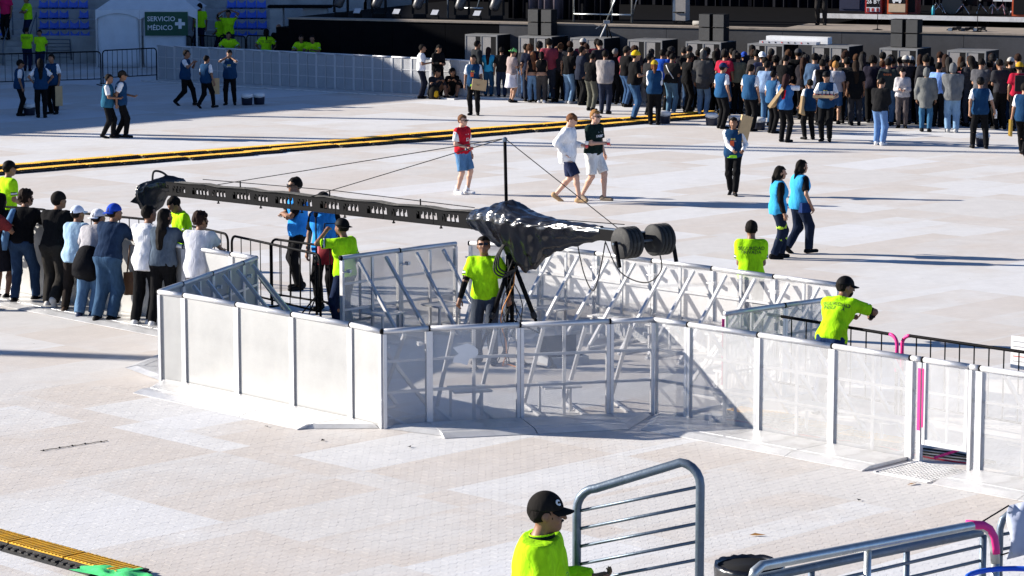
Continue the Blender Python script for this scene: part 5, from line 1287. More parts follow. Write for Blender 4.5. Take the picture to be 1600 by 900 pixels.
pers(708, 0, 152, 1.7, 'person sitting on the floor hugging pale trousered knees', 175, pose=('stand', SITP), top=('long', BLK), legs=('long', (.25, .22, .2)), hair=('long', HAIRB), fem=True, **V)
yb = thing('backpack', 'yellow and black backpack on the floor by the sitting people', 'backpack', P(678, 154.5), R(30))
MB().lathe((0, 0, 0), [(.14, 0), (.17, .05), (.17, .25), (.12, .38), (.02, .42)], 14).build('bag_body', cloth((.02, .018, .015)), yb, True); MB().lathe((0, -.09, .04), [(.07, 0), (.1, .05), (.09, .2), (.03, .26)], 12).build('pocket', cloth((.62, .36, .02)), yb, True)
t, f, p, s_ = pers(740, 86, 180, None, 'vendor with lime waist pouch holding a tan board, standing apart', 170, pose=('stand2', dict(lh=(-.2, .2, .95))), extra=sash, vox=.022, **vend)
board(P(749, 180) + Vector((0, -.28, .86)), 0, 8, 'tan board in the hands of the vendor standing apart', .4, .3, .05, tilt=8)
pers(744, 64, 152, None, 'person in black behind the vendor with the tan board', -60, top=('long', (.02, .022, .025)), **V)
pers(763, 74, 152, None, 'person with long dark hair in a bright blue tee', -10, top=('short', (.04, .36, .60)), legs=('long', (.02, .07, .14)), hair=('long', (.02, .01, .01)), fem=True, pose='hips', **V)
pers(784, 74, 153, None, 'person in black printed tee left of the lime cap', 5, top=('short', (.012, .012, .013)), legs=('long', (.02, .03, .06)), **V)
print('people A', time.time() - T0)

# --- the queue in front of the stage
GC = 'people waiting in front of the stage'
V = dict(vox=.025, group=GC)
SH = (.5, .5, .5)
pers(799, 76, 160, None, 'person in lime green cap, taupe top and pale skirt', -60, pose='phone1', top=('short', (.30, .24, .23)), legs=('skirt', (.62, .60, .66)), cap=('cap', (.22, .62, .18)), capback=True, fem=True, sk='tan', hair=('bun', HAIRB), **V)
pers(821, 69, 156, None, 'person in charcoal shirt and blue jeans right of the lime cap', -25, top=('long', (.025, .025, .028)), legs=('long', JEAN), **V)
pers(833, 84, 160, None, 'person with brown hair, bare shoulders and pale jeans', 10, top=('tube', BLK), legs=('long', LJEAN), hair=('long', (.14, .06, .03)), fem=True, sk='tan', **V)
pers(846, 81, 161, None, 'person in black strapless top and grey trousers, dark ponytail', -5, top=('tube', BLK), legs=('long', (.05, .045, .045)), hair=('pony', HAIRB), fem=True, sk='tan', shoes=WHT, pose='front', **V)
pers(860, 70, 157, None, 'bald person in black bending the head over a phone', -70, top=('short', BLK), legs=('long', (.03, .09, .19)), hair=None, pose=('phone', dict(hp=40, lean=14)), **V)
pers(875, 70, 157, None, 'person in olive sleeveless top', -20, top=('none', (.22, .16, .035)), legs=('long', BLK), hair=('curly', HAIRB), **V)
pers(888, 74, 162, None, 'person in black tee and light jeans right of the olive top', -40, top=('short', BLK), legs=('long', (.13, .22, .34)), pose='phone', shoes=SH, **V)
pers(907, 73, 164, None, 'person in navy polo with a jacket tied round the waist', -70, top=('short', (.016, .02, .035)), legs=('long', BLK), pose='folded', hem=-.2, **V)
pers(923, 84, 173, None, 'person in black tee and khaki grey trousers', -35, top=('short', BLK), legs=('long', (.10, .10, .08)), pose='phone', **V)
pers(945, 79, 178, None, 'person in pale grey sweatshirt and dark jeans seen from behind', -15, top=('long', (.30, .275, .27)), legs=('long', (.022, .028, .05)), loose=.012, hem=-.12, pose='front', fat=1.05, **V)
pers(960, 76, 163, None, 'grey haired person in black beside the pale sweatshirt', -30, top=('long', BLK), hair=('short', (.18, .17, .16)), **V)
pers(977, 73, 167, None, 'person in black tee, jeans and dark knit cap left of the bandana', -60, top=('short', BLK), legs=('long', JEAN), cap=('beanie', (.03, .025, .02)), **V)
t, f, p, s_ = pers(990, 80, 188, None, 'person in yellow bandana, black tee and jeans holding a cup', -75, top=('short', BLK), legs=('long', (.03, .075, .16)), cap=('beanie', (.72, .46, .02)), pose='cup', fat=1.15, sk='tan', vox=.021, group=GC)
cup(world(p, -75, s_, f.wri[1] + f.hnd[1] * .06) + Vector((.03, -.05, .03)), 'white cup held by the person in yellow bandana', (.4, .4, .42))
pers(1013, 84, 180, None, 'person in black track top and cap holding a hand up front', -60, top=('long', (.02, .02, .022)), cap=('cap', BLK), pose='cup', **V)
pers(1022, 95, 195, None, 'vendor with yellow and black cap and a long ponytail', -5, hair=('pony', (.15, .055, .02)), cap=('beanie', (.55, .38, .03)), fem=True, pose='front', vox=.021, group=GC, **dict(vend, top=('long', WHT)))
pers(1034, 78, 172, None, 'person in vivid blue tee behind the vendor with the ponytail', -20, top=('short', (.015, .08, .45)), legs=('long', BLK), **V)
pers(1048, 84, 179, None, 'person in black tee with a white diagonal strap and jeans', -30, top=('short', (.015, .015, .016)), legs=('long', (.08, .16, .25)), pose='phone', shoes=SH, fat=1.08, extra=lambda t, f: MB().tube([f.T(-.13, -.10, .46), f.T(-.02, -.15, .3), f.T(.14, -.13, .08)], .014, 6).build('strap', cloth(WHT), t, True), **V)
pers(1044, 80, 170, None, 'person in a pink shirt behind the white strap', -20, top=('short', (.55, .08, .18)), legs=('long', BLK), **V)
pers(1073, 83, 176, None, 'person with frizzy hair in black beside the charcoal coat', -60, top=('short', BLK), hair=('curly', (.03, .025, .022)), pose='phone', **V)
pers(1098, 79, 180, None, 'person in long charcoal hooded coat and jeans', -20, top=('long', (.05, .05, .052)), legs=('long', (.11, .19, .3)), hair=('hood', (.05, .05, .052)), hem=-.24, loose=.02, shoes=(.55, .55, .56), **V)
pers(1090, 78, 169, None, 'person in dark rose tee behind the charcoal coat', -10, top=('short', (.42, .06, .10)), **V)
pers(1120, 76, 172, None, 'person with very long dark hair near the stacked speakers', 0, top=('short', (.03, .02, .02)), hair=('long', (.02, .012, .012)), fem=True, **V)
pers(1131, 80, 178, None, 'person in crimson tee and jeans behind the leftmost vest vendor', -30, top=('short', (.40, .02, .05)), legs=('long', JEAN), **V)
pers(1128, 99, 201, None, 'vendor in blue vest with a navy cap, leftmost of the vendor cluster', -55, cap=('cap', (.015, .03, .09)), pose='stand2', vox=.021, group=GC, sk='tan', **dict(vend, vest=(.02, .085, .20)))
pers(1172, 101, 205, None, 'broad vendor in blue vest, second of the vendor cluster', -40, pose='stand2', vox=.021, group=GC, fat=1.06, sk='tan', **dict(vend, vest=(.018, .07, .16)))
pers(1152, 83, 178, None, 'person in olive drab jacket left of the blue cap', -15, top=('long', (.13, .13, .09)), **V)
pers(1162, 82, 172, None, 'person in a royal blue cap deep in the queue', 0, top=('long', (.03, .035, .06)), cap=('cap', (.02, .07, .4)), capback=True, **V)
pers(1190, 82, 182, None, 'person in white cap and navy shirt, back to the viewer', 0, top=('short', (.015, .02, .05)), cap=('cap', (.72, .73, .75)), capback=True, fat=1.1, **V)
pers(1197, 96, 196, None, 'person in washed denim jacket among the vendors', -25, top=('long', (.22, .32, .50)), legs=('long', (.08, .17, .3)), loose=.012, vox=.022, group=GC)
pers(1206, 111, 208, None, 'vendor in blue vest standing close beside the red marked vest', -50, vox=.021, group=GC, **dict(vend, vest=(.025, .09, .2)))
t, f, p, s_ = pers(1227, 116, 222, None, 'vendor in blue vest with a red patch and a tray on the shoulder', -35, pose=('stand2', dict(rh=(.1, .2, 1.45))), hair=('long', (.03, .012, .012)), fem=True, vox=.02, group=GC, **dict(vend, vest=(.03, .11, .28)),
     extra=lambda t, f: MB().obox(f.T(.04, -.155, .28), (.04, 0, .01), (0, .006, 0), (.02, 0, .11)).build('red_patch', cloth((.6, .01, .02)), t))
board(Pd(1216, 152, p.y + .05), 0, -30, 'long tan tray slanted on the shoulder of the red patched vendor', .08, .62, .3, tilt=38)
t, f, p, s_ = pers(1264, 124, 218, None, 'vendor in dark blue vest holding a wooden tray low, seen from behind', 20, pose=('stand2', dict(lh=(-.22, .2, .95))), hair=('bun', HAIRB), fem=True, vox=.02, group=GC, **vend)
board(Pd(1255, 165, p.y - .12), 0, 60, 'slatted wooden tray held low by the vendor seen from behind', .3, .45, .06, tilt=15)
t, f, p, s_ = pers(1290, 112, 221, None, 'smiling vendor facing the viewer with a tray of red drinks', 165, pose='tray', cap=('cap', BLK), extra=badge, vox=.019, group=GC, sk='tan', **vend)
tc_ = world(p, 165, s_, (0, .38, 1.12)); tr_ = thing('drink_tray', 'shallow cardboard tray of red drinks held by the smiling vendor', 'tray', tc_, R(-15)); MB().box(-.26, .26, -.12, .12, 0, .02).build('base', CARD, tr_); MB().box(-.26, .26, -.126, -.1205, 0, .07).build('rim', CARD, tr_)
for k in range(5): cup(tc_ + Vector((-.18 + .09 * k, .03 - .045 * k * .25, .09)), 'red drink on the vendor\'s tray, %s from the left' % ordi[k], (.5, .02, .05))
pers(1284, 93, 196, None, 'person in white and black raglan shirt behind the smiling vendor', 5, top=('long', (.62, .62, .65)), vest=BLK, legs=('long', BLK), **V)
pers(1304, 96, 194, None, 'blond person in pale grey tee and blue shorts', -10, top=('short', (.40, .41, .46)), legs=('short', (.03, .09, .22)), hair=('short', (.4, .2, .06)), sk='tan', loose=.01, **V)
pers(1322, 90, 193, None, 'person in dark leather jacket right of the blond hair', -5, top=('jacket', (.03, .028, .026)), **V)
pers(1336, 95, 196, None, 'person with waist long hair in a long black shirt near the blond one', 0, top=('short', BLK), hair=('long', (.02, .012, .01)), fem=True, legs=('long', (.03, .03, .035)), hem=-.24, **V)
pers(1362, 88, 192, None, 'broad person with bushy dark hair in a black long sleeved shirt', -10, top=('long', (.02, .018, .03)), hair=('curly', HAIRB), fat=1.1, **V)
def band(t, f): lettering(t, f, 'IIHIIIHI', .07, surf('orange_print', (.5, .13, .04), .7), .38, bold=.002)
pers(1386, 92, 196, None, 'person in dark tee with orange lettering across the shoulders', -15, top=('short', (.025, .03, .03)), legs=('long', (.05, .10, .18)), fat=1.1, extra=band, **V)
pers(1374, 122, 227, None, 'person in black jacket and light jeans standing alone in front', -30, top=('jacket', (.014, .013, .012)), legs=('long', (.12, .22, .42), .012), shoes=(.75, .75, .76), pose='phone', hair=('short', HAIRB), vox=.019, group=GC, sk='tan', hem=-.08)
pers(1409, 106, 200, None, 'person in cropped white top and grey tights facing the viewer', 170, top=('long', (.46, .44, .45)), legs=('long', (.09, .075, .075)), pose='phone', fem=True, hair=('long', HAIRB), sk='pale', **V)
pers(1422, 94, 188, None, 'person in faded red shirt looking at a phone', -30, top=('short', (.55, .16, .16)), pose='phone', sk='tan', **V)
pers(1446, 106, 206, None, 'person in long grey hooded coat and blue jeans', -10, top=('long', (.15, .155, .15)), legs=('long', (.04, .12, .22)), hair=('hood', (.15, .155, .15)), hem=-.3, loose=.02, vox=.021, group=GC)
pers(1464, 98, 198, None, 'person in pale blue shirt between the two hooded people', -30, top=('short', (.20, .34, .68)), legs=('long', BLK), sk='tan', **V)
pers(1487, 99, 207, None, 'person in grey hooded sweatshirt and pale jeans', -8, top=('long', (.135, .14, .145)), legs=('long', (.17, .28, .42), .016), hair=('hood', (.135, .14, .145)), hem=-.14, loose=.03, shoes=(.4, .4, .4), vox=.021, group=GC, pose='front')
pers(1503, 97, 192, None, 'person in dusty pink tee right of the grey hood', 0, top=('short', (.32, .10, .12)), **V)
pers(1522, 96, 190, None, 'person in pale pink shirt deep in the queue', -10, top=('short', (.40, .20, .26)), **V)
t, f, p, s_ = pers(1530, 121, 232, None, 'vendor in blue vest walking with a bottle beside a bucket', -5, pose=('walk', dict(lf=(-.16, .05, 0), rf=(.16, -.08, 0), heelup=(0, 10), rh=(.38, .1, .85))), cap=('cap', BLK), vox=.019, group=GC, sk='tan', **vend)
bucket(1535, 229, 'ice bucket between the feet of the vendor with the bottle')
MB().lathe(world(p, -5, s_, f.wri[1] + f.hnd[1] * .08), [(.03, -.09), (.033, 0), (.033, .07), (.015, .11), (.015, .13)], 12).build('water_bottle', WHITEPL, None, True, label='clear white bottle in the walking vendor\'s hand', cat='bottle')
pers(1545, 95, 196, None, 'person in plain black tee left of the grey beanie', 0, top=('short', BLK), fat=1.1, **V)
pers(1558, 96, 200, None, 'person in black with a grey knitted beanie', 0, top=('long', BLK), cap=('beanie', (.16, .16, .17)), fat=1.08, **V)
pers(1551, 89, 186, None, 'person in a pale cap near the right end of the queue', 0, top=('short', (.2, .22, .26)), cap=('cap', (.6, .56, .5)), capback=True, **V)
pers(1590, 98, 205, None, 'person in crimson tee with a yellow headband and black backpack', -5, top=('short', (.36, .012, .035)), cap=('beanie', (.45, .26, .02)), vest=None, pose='stand2', vox=.021, group=GC, extra=lambda t, f: MB().obox(f.T(.02, -.2, .28), (.13, 0, 0), (0, .07, 0), (0, 0, .2)).build('backpack', cloth((.02, .02, .02)), t))
t, f, p, s_ = pers(1598, 128, 243, None, 'vendor at the right frame edge with a yellow tray', -20, pose=('walk', dict(lh=(-.3, .1, .85))), vox=.019, group=GC, sk='tan', **vend)
board(Pd(1579, 200, p.y - .1), 0, 70, 'yellow tray hanging from the hand of the vendor at the right edge', .3, .38, .05, mat=surf('tray_yellow', (.62, .36, .04), .6), tilt=10)
bucket(1038, 193, 'white topped bucket by the vendor with the ponytail'); bucket(1112, 196, 'white topped bucket left of the vendor cluster'); bucket(1186, 203, 'white topped bucket among the vendor cluster'); bucket(1148, 200, 'dark bucket between the first two vest vendors')
# remaining people packed behind: dark figures that only show as heads and shoulders
fr = random.Random(11); nf = 0
darks = [BLK, (.02, .018, .022), (.03, .03, .035), (.015, .02, .04), (.045, .04, .04), (.09, .09, .1), (.25, .04, .06), (.05, .09, .16)]
arch = [('a', dict(pose='stand', hair=('short', HAIRB))), ('b', dict(pose='phone', hair=('short', HAIRB))), ('c', dict(pose='front', hair=('long', HAIRB), fem=True)), ('d', dict(pose='stand2', hair=('curly', HAIRB), fat=1.08)), ('e', dict(pose='folded', hair=('short', HAIRB), cap=('cap', BLK))), ('f', dict(pose='stand2', hair=('bun', HAIRB), fem=True))]
look = {'a': 'short hair', 'b': 'a bowed head', 'c': 'long hair', 'd': 'bushy hair', 'e': 'a cap', 'f': 'tied up hair'}
tone = ['black', 'near black', 'charcoal', 'dark navy', 'dark brown grey', 'mid grey', 'dark red', 'slate blue']
def line_y(x): return np.interp(x, (800, 900, 1000, 1100, 1200, 1300, 1400, 1500, 1600), (156, 158, 166, 174, 184, 190, 194, 198, 203))
for row in range(4):
    x = 812 + row * 5
    while x < 1606:
        y0_ = 150.5 + (x - 742) * .045 + 3.5; yl = y0_ + (line_y(x) - y0_) * (row / 3) + fr.uniform(-.8, .8); p = P(x, yl)
        if all((p.x - a) ** 2 + (p.y - b) ** 2 > .34 ** 2 for a, b in PLACED):
            k, kw = fr.choice(arch); ci_ = fr.randrange(len(darks)) if fr.random() > .45 else fr.randrange(3); PLACED.append((p.x, p.y))
            xw = (x - 800) / 800; hh_ = fr.uniform(1.6, 1.84)
            where = ['behind the lime cap end', 'near the pale grey sweatshirt', 'behind the yellow bandana', 'near the charcoal coat', 'behind the vendor cluster', 'behind the smiling vendor', 'near the orange lettering', 'near the grey hooded people', 'at the right end'][min(8, int(xw * 9))]
            rown = ['back', 'third', 'second', 'front'][row]
            person(p, ('tall ' if hh_ > 1.76 else 'short ' if hh_ < 1.67 else '') + 'person in %s with %s, %s row %s' % (tone[ci_], look[k], rown, where), fr.uniform(-28, 24), hh_, top=('short' if k in 'abd' else 'long', darks[ci_]), legs=('long', fr.choice([BLK, (.02, .025, .04), (.03, .06, .12), BLK])), vox=.032, key='arch' + k, group=GC, sk=fr.choice(['brown', 'tan', 'olive']), **dict(kw, hair=(kw['hair'][0], fr.choice([HAIRB, HAIRB, (.03, .014, .009), (.06, .028, .014), (.022, .02, .02)])), **({'cap': ('cap', fr.choice([BLK, (.05, .05, .055), (.4, .39, .37), (.02, .04, .1)]))} if 'cap' in kw else {}))); nf += 1
        x += fr.uniform(12, 18)
print('people B', nf, time.time() - T0)

# ------------------------------------------------------------------ stage
STBLK = surf('stage_skirt', (.005, .005, .006), .9, 0, .25, 3, .2, 20, .04)
STGREY = surf('stage_fascia_grey', (.060, .060, .064), .75, 0, .2, 2, .2, 20, .3)
DECK = surf('stage_deck_ply', (.30, .25, .20), .7, 0, .2, 3, .2, 30, .3, dirt=(.1, .09, .08, .6), dscale=2)
BOXG = surf('speaker_grille', (.25, .24, .235), .6, .1, .12, 4, .3, 140, .3)
DRAPE = surf('drape_navy', (.003, .0035, .007), .9, 0, .3, 5, .5, 6, .1)
TAUPE = surf('drape_taupe', (.12, .10, .12), .9, 0, .2, 4, .6, 5, .1)
SH_ = 2.08
s0, s1 = P(452, 130), P(1700, 170); sd_ = (s1 - s0); SL = sd_.length; sd_.normalize(); sn = Vector((-sd_.y, sd_.x, 0)); saz = math.atan2(sd_.y, sd_.x)
def sloc(w_): d = w_ - s0; return Vector((d.dot(sd_), d.dot(sn), w_.z))
stage = thing('concert_stage', 'long black concert stage with grey fascia and plywood deck', 'stage', s0, saz)
npn = 14
for i in range(npn):
    a_, b_ = SL * i / npn, SL * (i + 1) / npn
    MB().box(a_ + .006, b_ - .006, -.02, .02, .0, SH_ - .05).build('fascia_panel', STBLK if (a_ + b_) / 2 < sloc(P(780, 141)).x else STGREY, stage)
xr = sloc(P(1235, 150)).x; MB().box(0, xr, .6, 14, SH_ - .05, SH_).build('deck', STBLK, stage); MB().box(xr + .003, SL, 3.0, 14, SH_ - .05, SH_ - .002).build('deck', STBLK, stage); MB().box(0, SL, .025, .597, SH_ - .05, SH_).build('deck', DECK, stage); MB().box(xr + .003, SL, .6, 2.997, SH_ - .05, SH_).build('deck', DECK, stage); MB().box(-.02, SL, -.05, .024, SH_ - .048, SH_ + .004).build('deck_edge', DECK, stage)
MB().box(-.6, 0, .3, 12, 0, 1.75).build('wing_step', STBLK, stage)
MB().box(-1, SL + 1, 13.0, 13.2, 0, 8.6).build('back_wall', STBLK, stage)
for i in range(20):                                # rear drapes, each a pleated length
    vs_, fs_ = [], []; x0 = SL * i / 20; wd = SL / 20
    for k in range(13):
        yy = 12.4 + .12 * math.sin(k * 1.9 + i); vs_ += [(x0 + wd * k / 12, yy, SH_ + .01), (x0 + wd * k / 12, yy, 8.5)]
    for k in range(12): fs_.append((2 * k, 2 * k + 2, 2 * k + 3, 2 * k + 1))
    o = MB().add(vs_, fs_).build('backdrop_drape', DRAPE, stage); md = o.modifiers.new('thick', 'SOLIDIFY'); md.thickness = .01
rz0, rz1 = sloc(Pd(1255, 36, 84.5)), sloc(Pd(1680, 36, 80.5))
MB().box(rz0.x, SL, 3.26, 9.5, SH_ + .16, SH_ + .30).build('riser', STBLK, stage); MB().box(rz0.x, SL, 3.2, 3.257, SH_ + .16, SH_ + .302).build('riser_edge', surf('riser_white', (.66, .65, .63), .6, 0, .1, 4, .1, 30, .3, dirt=(.2, .18, .16, .5)), stage)
for k in range(12): MB().box(rz0.x + .1 + k * 1.0, rz0.x + .16 + k * 1.0, 3.4, 3.46, SH_ + .002, SH_ + .16).build('riser_leg', BLACKPAINT, stage)
def on_stage(x, y, dep, z=SH_):
    """stage-front depth dep behind pixel column x"""
    q = sloc(P(x, 145)); 
    for _ in range(6):
        wq = s0 + sd_ * q.x + sn * dep; px = 800 + F * wq.x / (wq.y * math.cos(PITCH) + (CH - z) * math.sin(PITCH)); q.x += (x - px) / 54
    wq = s0 + sd_ * q.x + sn * dep; return Vector((wq.x, wq.y, z))
# sub-woofer cabinets on the floor in front
for i, x in enumerate((752, 836, 917, 1007, 1098, 1195, 1296, 1402, 1508)):
    p_ = P(x, 146.5 + (x - 836) * .0445); t = thing('subwoofer_cabinet', 'black subwoofer cabinet in front of the stage, %s from the left' % ordi[i], 'speaker', p_, R(-30), 'subwoofers in front of the stage')
    W_, D_s, Hh = 1.12, 1.05, 1.72
    def subm():
        out = [('shell', MB().box(-W_ / 2, W_ / 2, .03, D_s, 0, Hh).mesh('shell', BLACKMATT)),
               ('edge_frame', MB().box(-W_ / 2 - .01, W_ / 2 + .01, -.012, .029, Hh - .04, Hh + .01).box(-W_ / 2 - .01, -W_ / 2 + .03, -.012, .029, 0, Hh - .041).box(-.02, .02, -.012, .029, .0, Hh - .041).box(W_ / 2 - .03, W_ / 2 + .01, -.012, .029, 0, Hh - .041).mesh('edge_frame', surf('frame_grey', (.2, .2, .2), .5))),
               ('top_plate', MB().box(-W_ / 2, W_ / 2, .031, D_s, Hh + .001, Hh + .012).mesh('top_plate', surf('plate_grey', (.15, .15, .15), .6)))]
        for xa, xb, mt2 in ((-W_ / 2 + .032, -.2, BOXG), (-.198, -.022, BLACKMATT), (.022, .34, BOXG), (.342, W_ / 2 - .032, BLACKMATT)):
            out.append(('grille', MB().box(xa, xb, .0, .028, .05, Hh - .045).mesh('grille', mt2)))
        return out
    for nm, me_ in cached('sub', subm): put(nm, me_, t)
for i, x in enumerate((843, 1112, 1414)):
    yb_ = 146.5 + (x - 836) * .0445
    for c_ in (0, 1):
        for r_ in (0, 1):
            p_ = P(x, yb_) + Vector((c_ * .40 - .2, .62 - c_ * .2, 1.735 + .40 * r_)); t = thing('fill_speaker', 'small black speaker on a subwoofer, %s stack, %s %s' % (ordi[i], ['upper', 'lower'][1 - r_], ['left', 'right'][c_]), 'speaker', p_, R(-30), 'front fill speakers')
            MB().box(-.18, .18, .02, .36, .005, .39).build('shell', BLACKMATT, t); MB().box(-.17, .17, -.004, .019, .015, .38).build('grille', surf('grille_dark', (.05, .05, .05), .6, 0, .1, 5, .3, 160), t)
# equipment on the stage
def amp(x, dep, wd, hgt, label, body, face, low=None, emblem=False, z=SH_ + .302):
    p_ = on_stage(x, 0, dep, z); t = thing('amplifier', label, 'amplifier', p_, saz)
    MB().box(-wd / 2, wd / 2, .03, .55, 0, hgt).build('cabinet', body, t); MB().box(-wd / 2 + .05, wd / 2 - .05, .005, .029, .32 if low else .06, hgt - .05).build('grille', face, t)
    if low: MB().box(-wd / 2 + .05, wd / 2 - .05, .005, .029, .06, .31).build('lower_panel', low, t)
    if emblem:
        for (a_, b_, c_, d_) in ((-.16, -.02, .46, .5), (.02, .17, .47, .52), (-.14, .14, .38, .43), (-.05, .05, .43, .46), (-.12, -.06, .33, .38), (.06, .12, .33, .38)): MB().box(a_, b_, -.003, .0045, c_, d_).build('emblem', WHITEPL, t)
    return t
ORG = surf('amp_orange', (.55, .08, .015), .5); CRM = surf('amp_cream', (.55, .42, .28), .8)
amp(1401, 3.6, .62, 1.1, 'orange amplifier with a cream panel and white emblem', ORG, BLACKMATT, CRM, True)
amp(1424, 3.7, .30, 1.1, 'dark red cabinet beside the orange amplifier', surf('cab_red', (.14, .012, .01), .5), BLACKMATT)
cs_ = amp(1364, 3.6, .52, .95, 'flight case painted white, black and red with lettering', surf('case_red', (.35, .02, .02), .5), WHITEPL)
MB().box(-.21, .21, .0, .0045, .2, .52).build('panel', BLACKMATT, cs_); me_ = text_mesh('26 BY', .17, WHITEPL, .001, bold=.004); o = put('lettering', me_, cs_, loc=(0, -.002, .36)); o.rotation_euler = (math.pi / 2, 0, 0)
for k in range(3): MB().box(-.2 + k * .15, -.12 + k * .15, -.001, .0045, .07, .17).build('red_block', surf('case_red', (.35, .02, .02), .5), cs_)
amp(1596, 3.7, .6, 1.0, 'orange framed black amplifier at the right edge', ORG, BLACKMATT)
amp(1328, 5.0, .7, .8, 'dark blue equipment trunk behind the standing crew member', surf('trunk_blue', (.02, .025, .06), .6), surf('trunk_blue', (.02, .025, .06), .6))
dk = on_stage(1487, 0, 4.2, SH_ + .302); kit = thing('drum_kit', 'black drum kit with chrome stands on the riser', 'drum kit', dk, saz)
CHR = surf('chrome', (.7, .7, .72), .15, .95, .05, 6, 0)
MB().lathe((0, 0, .31), [(.30, 0), (.31, .02), (.31, .42), (.30, .44)], 28, (0, 1, 0)).build('bass_drum', BLACKMATT, kit, True)
MB().lathe((0, -.006, .31), [(.30, 0), (.315, .0), (.315, .02)], 28, (0, 1, 0)).build('hoop', surf('hoop_black', (.03, .03, .03), .3), kit, True)
for x_, y_, z_, r_ in ((.55, .3, .45, .2), (-.32, .15, .78, .16), (.28, .15, .8, .16), (.95, .5, .55, .17)): MB().lathe((x_, y_, z_ - .17), [(r_, 0), (r_ + .008, .02), (r_ + .008, .28), (r_, .3)], 18).build('tom', BLACKMATT, kit, True)
rs = np.random.RandomState(8)
for k in range(7):
    x_, y_ = (-.6, .75, 1.15, 1.5, -.35, .35, 1.9)[k], rs.uniform(-.1, .5)
    sm = MB(); sm.tube([(x_, y_, .1), (x_, y_, 1.3)], .012, 6)
    for a in (0, 120, 240): sm.tube([(x_, y_, .32), (x_ + .25 * math.cos(R(a + k * 20)), y_ + .25 * math.sin(R(a + k * 20)), .01)], .009, 6)
    sm.build('stand', CHR, kit, True)
MB().lathe((-.62, .2, .92), [(.22, 0), (.05, .02), (.02, .035)], 20).build('cymbal', surf('brass', (.5, .35, .1), .3, .9), kit, True)
ws = thing('white_step', 'low white step behind the drums', 'step', on_stage(1545, 0, 6.6, SH_ + .302), saz); MB().box(-.75, .75, 0, .3, .30, .42).build('board', WHITEPL, ws)
for x_ in (-.6, .6): MB().box(x_ - .03, x_ + .03, .1, .16, 0, .30).build('leg', BLACKPAINT, ws)
def mic(x, dep, hgt, label, z=SH_):
    t = thing('microphone_stand', label, 'stand', on_stage(x, 0, dep, z), saz); MB().lathe((0, 0, 0), [(.15, 0), (.15, .012), (.03, .03), (.012, .05)], 18).build('base', BLACKPAINT, t, True); MB().tube([(0, 0, .04), (0, 0, hgt)], .011, 8).build('pole', BLACKPAINT, t, True)
mic(1371, .35, 1.5, 'microphone stand with a round base at the stage edge'); mic(1527, .5, 1.5, 'microphone stand behind the floor pedals')
pd_ = thing('pedal_pile', 'heap of black pedals and cables at the stage edge', 'pedals', on_stage(1512, 0, .6), saz)
for k in range(9): MB().obox((-.5 + k * .12, rs.uniform(-.15, .15), .05 + .02 * (k % 3)), (.06, 0, 0), (0, .07, 0), (0, .02, .04)).build('pedal', BLACKPAINT if k % 3 else GALV, pd_)
MB().tube([(-.62 + .1 * k, .1 * math.sin(k), .03 + .05 * (k % 2)) for k in range(13)], .02, 6).build('cable', RUBBER, pd_, True)
bt_ = thing('plastic_bottle', 'teal plastic bottle beside the bass drum', 'bottle', on_stage(1458, 0, 3.6, SH_ + .302)); MB().lathe((0, 0, 0), [(.04, 0), (.045, .02), (.045, .2), (.02, .26), (.02, .28)], 12).build('body', surf('teal', (.02, .3, .38), .3), bt_, True)
# white lighting board lying across the subwoofers
wb = thing('white_light_board', 'white lighting board with studded edge lying across the subwoofers', 'light board', P(1245, 163.5) + Vector((0, .3, 1.74)), R(-27))
MB().box(-.95, .95, .0, .35, .0, .2).build('panel', WHITEPL, wb); MB().box(-1.0, .75, -.4, -.05, 0, .08).build('studded_bar', surf('bar_grey', (.5, .5, .52), .4), wb)
for k in range(8): MB().lathe((-.9 + k * .2, -.401, .045), [(.022, 0), (.022, .006)], 10, (0, -1, 0)).build('stud', BLACKMATT if k % 3 else surf('stud_red', (.6, .05, .03), .5), wb)
# camera tripod on a subwoofer
ct = thing('camera_tripod', 'white legged camera tripod standing on a subwoofer', 'tripod', P(948, 151.5) + Vector((0, .5, 1.735)))
for a in (80, 200, 320): MB().tube([(0, 0, .42), (.2 * math.cos(R(a)), .2 * math.sin(R(a)), .01)], .02, 8).build('leg', WHITEPL if a == 200 else BLACKPAINT, ct, True)
MB().box(-.09, .1, -.06, .06, .42, .52).build('head', surf('head_grey', (.35, .34, .33), .5), ct); MB().tube([(-.05, -.03, .45), (-.32, -.2, .28)], .01, 6).build('pan_handle', GALV, ct, True)
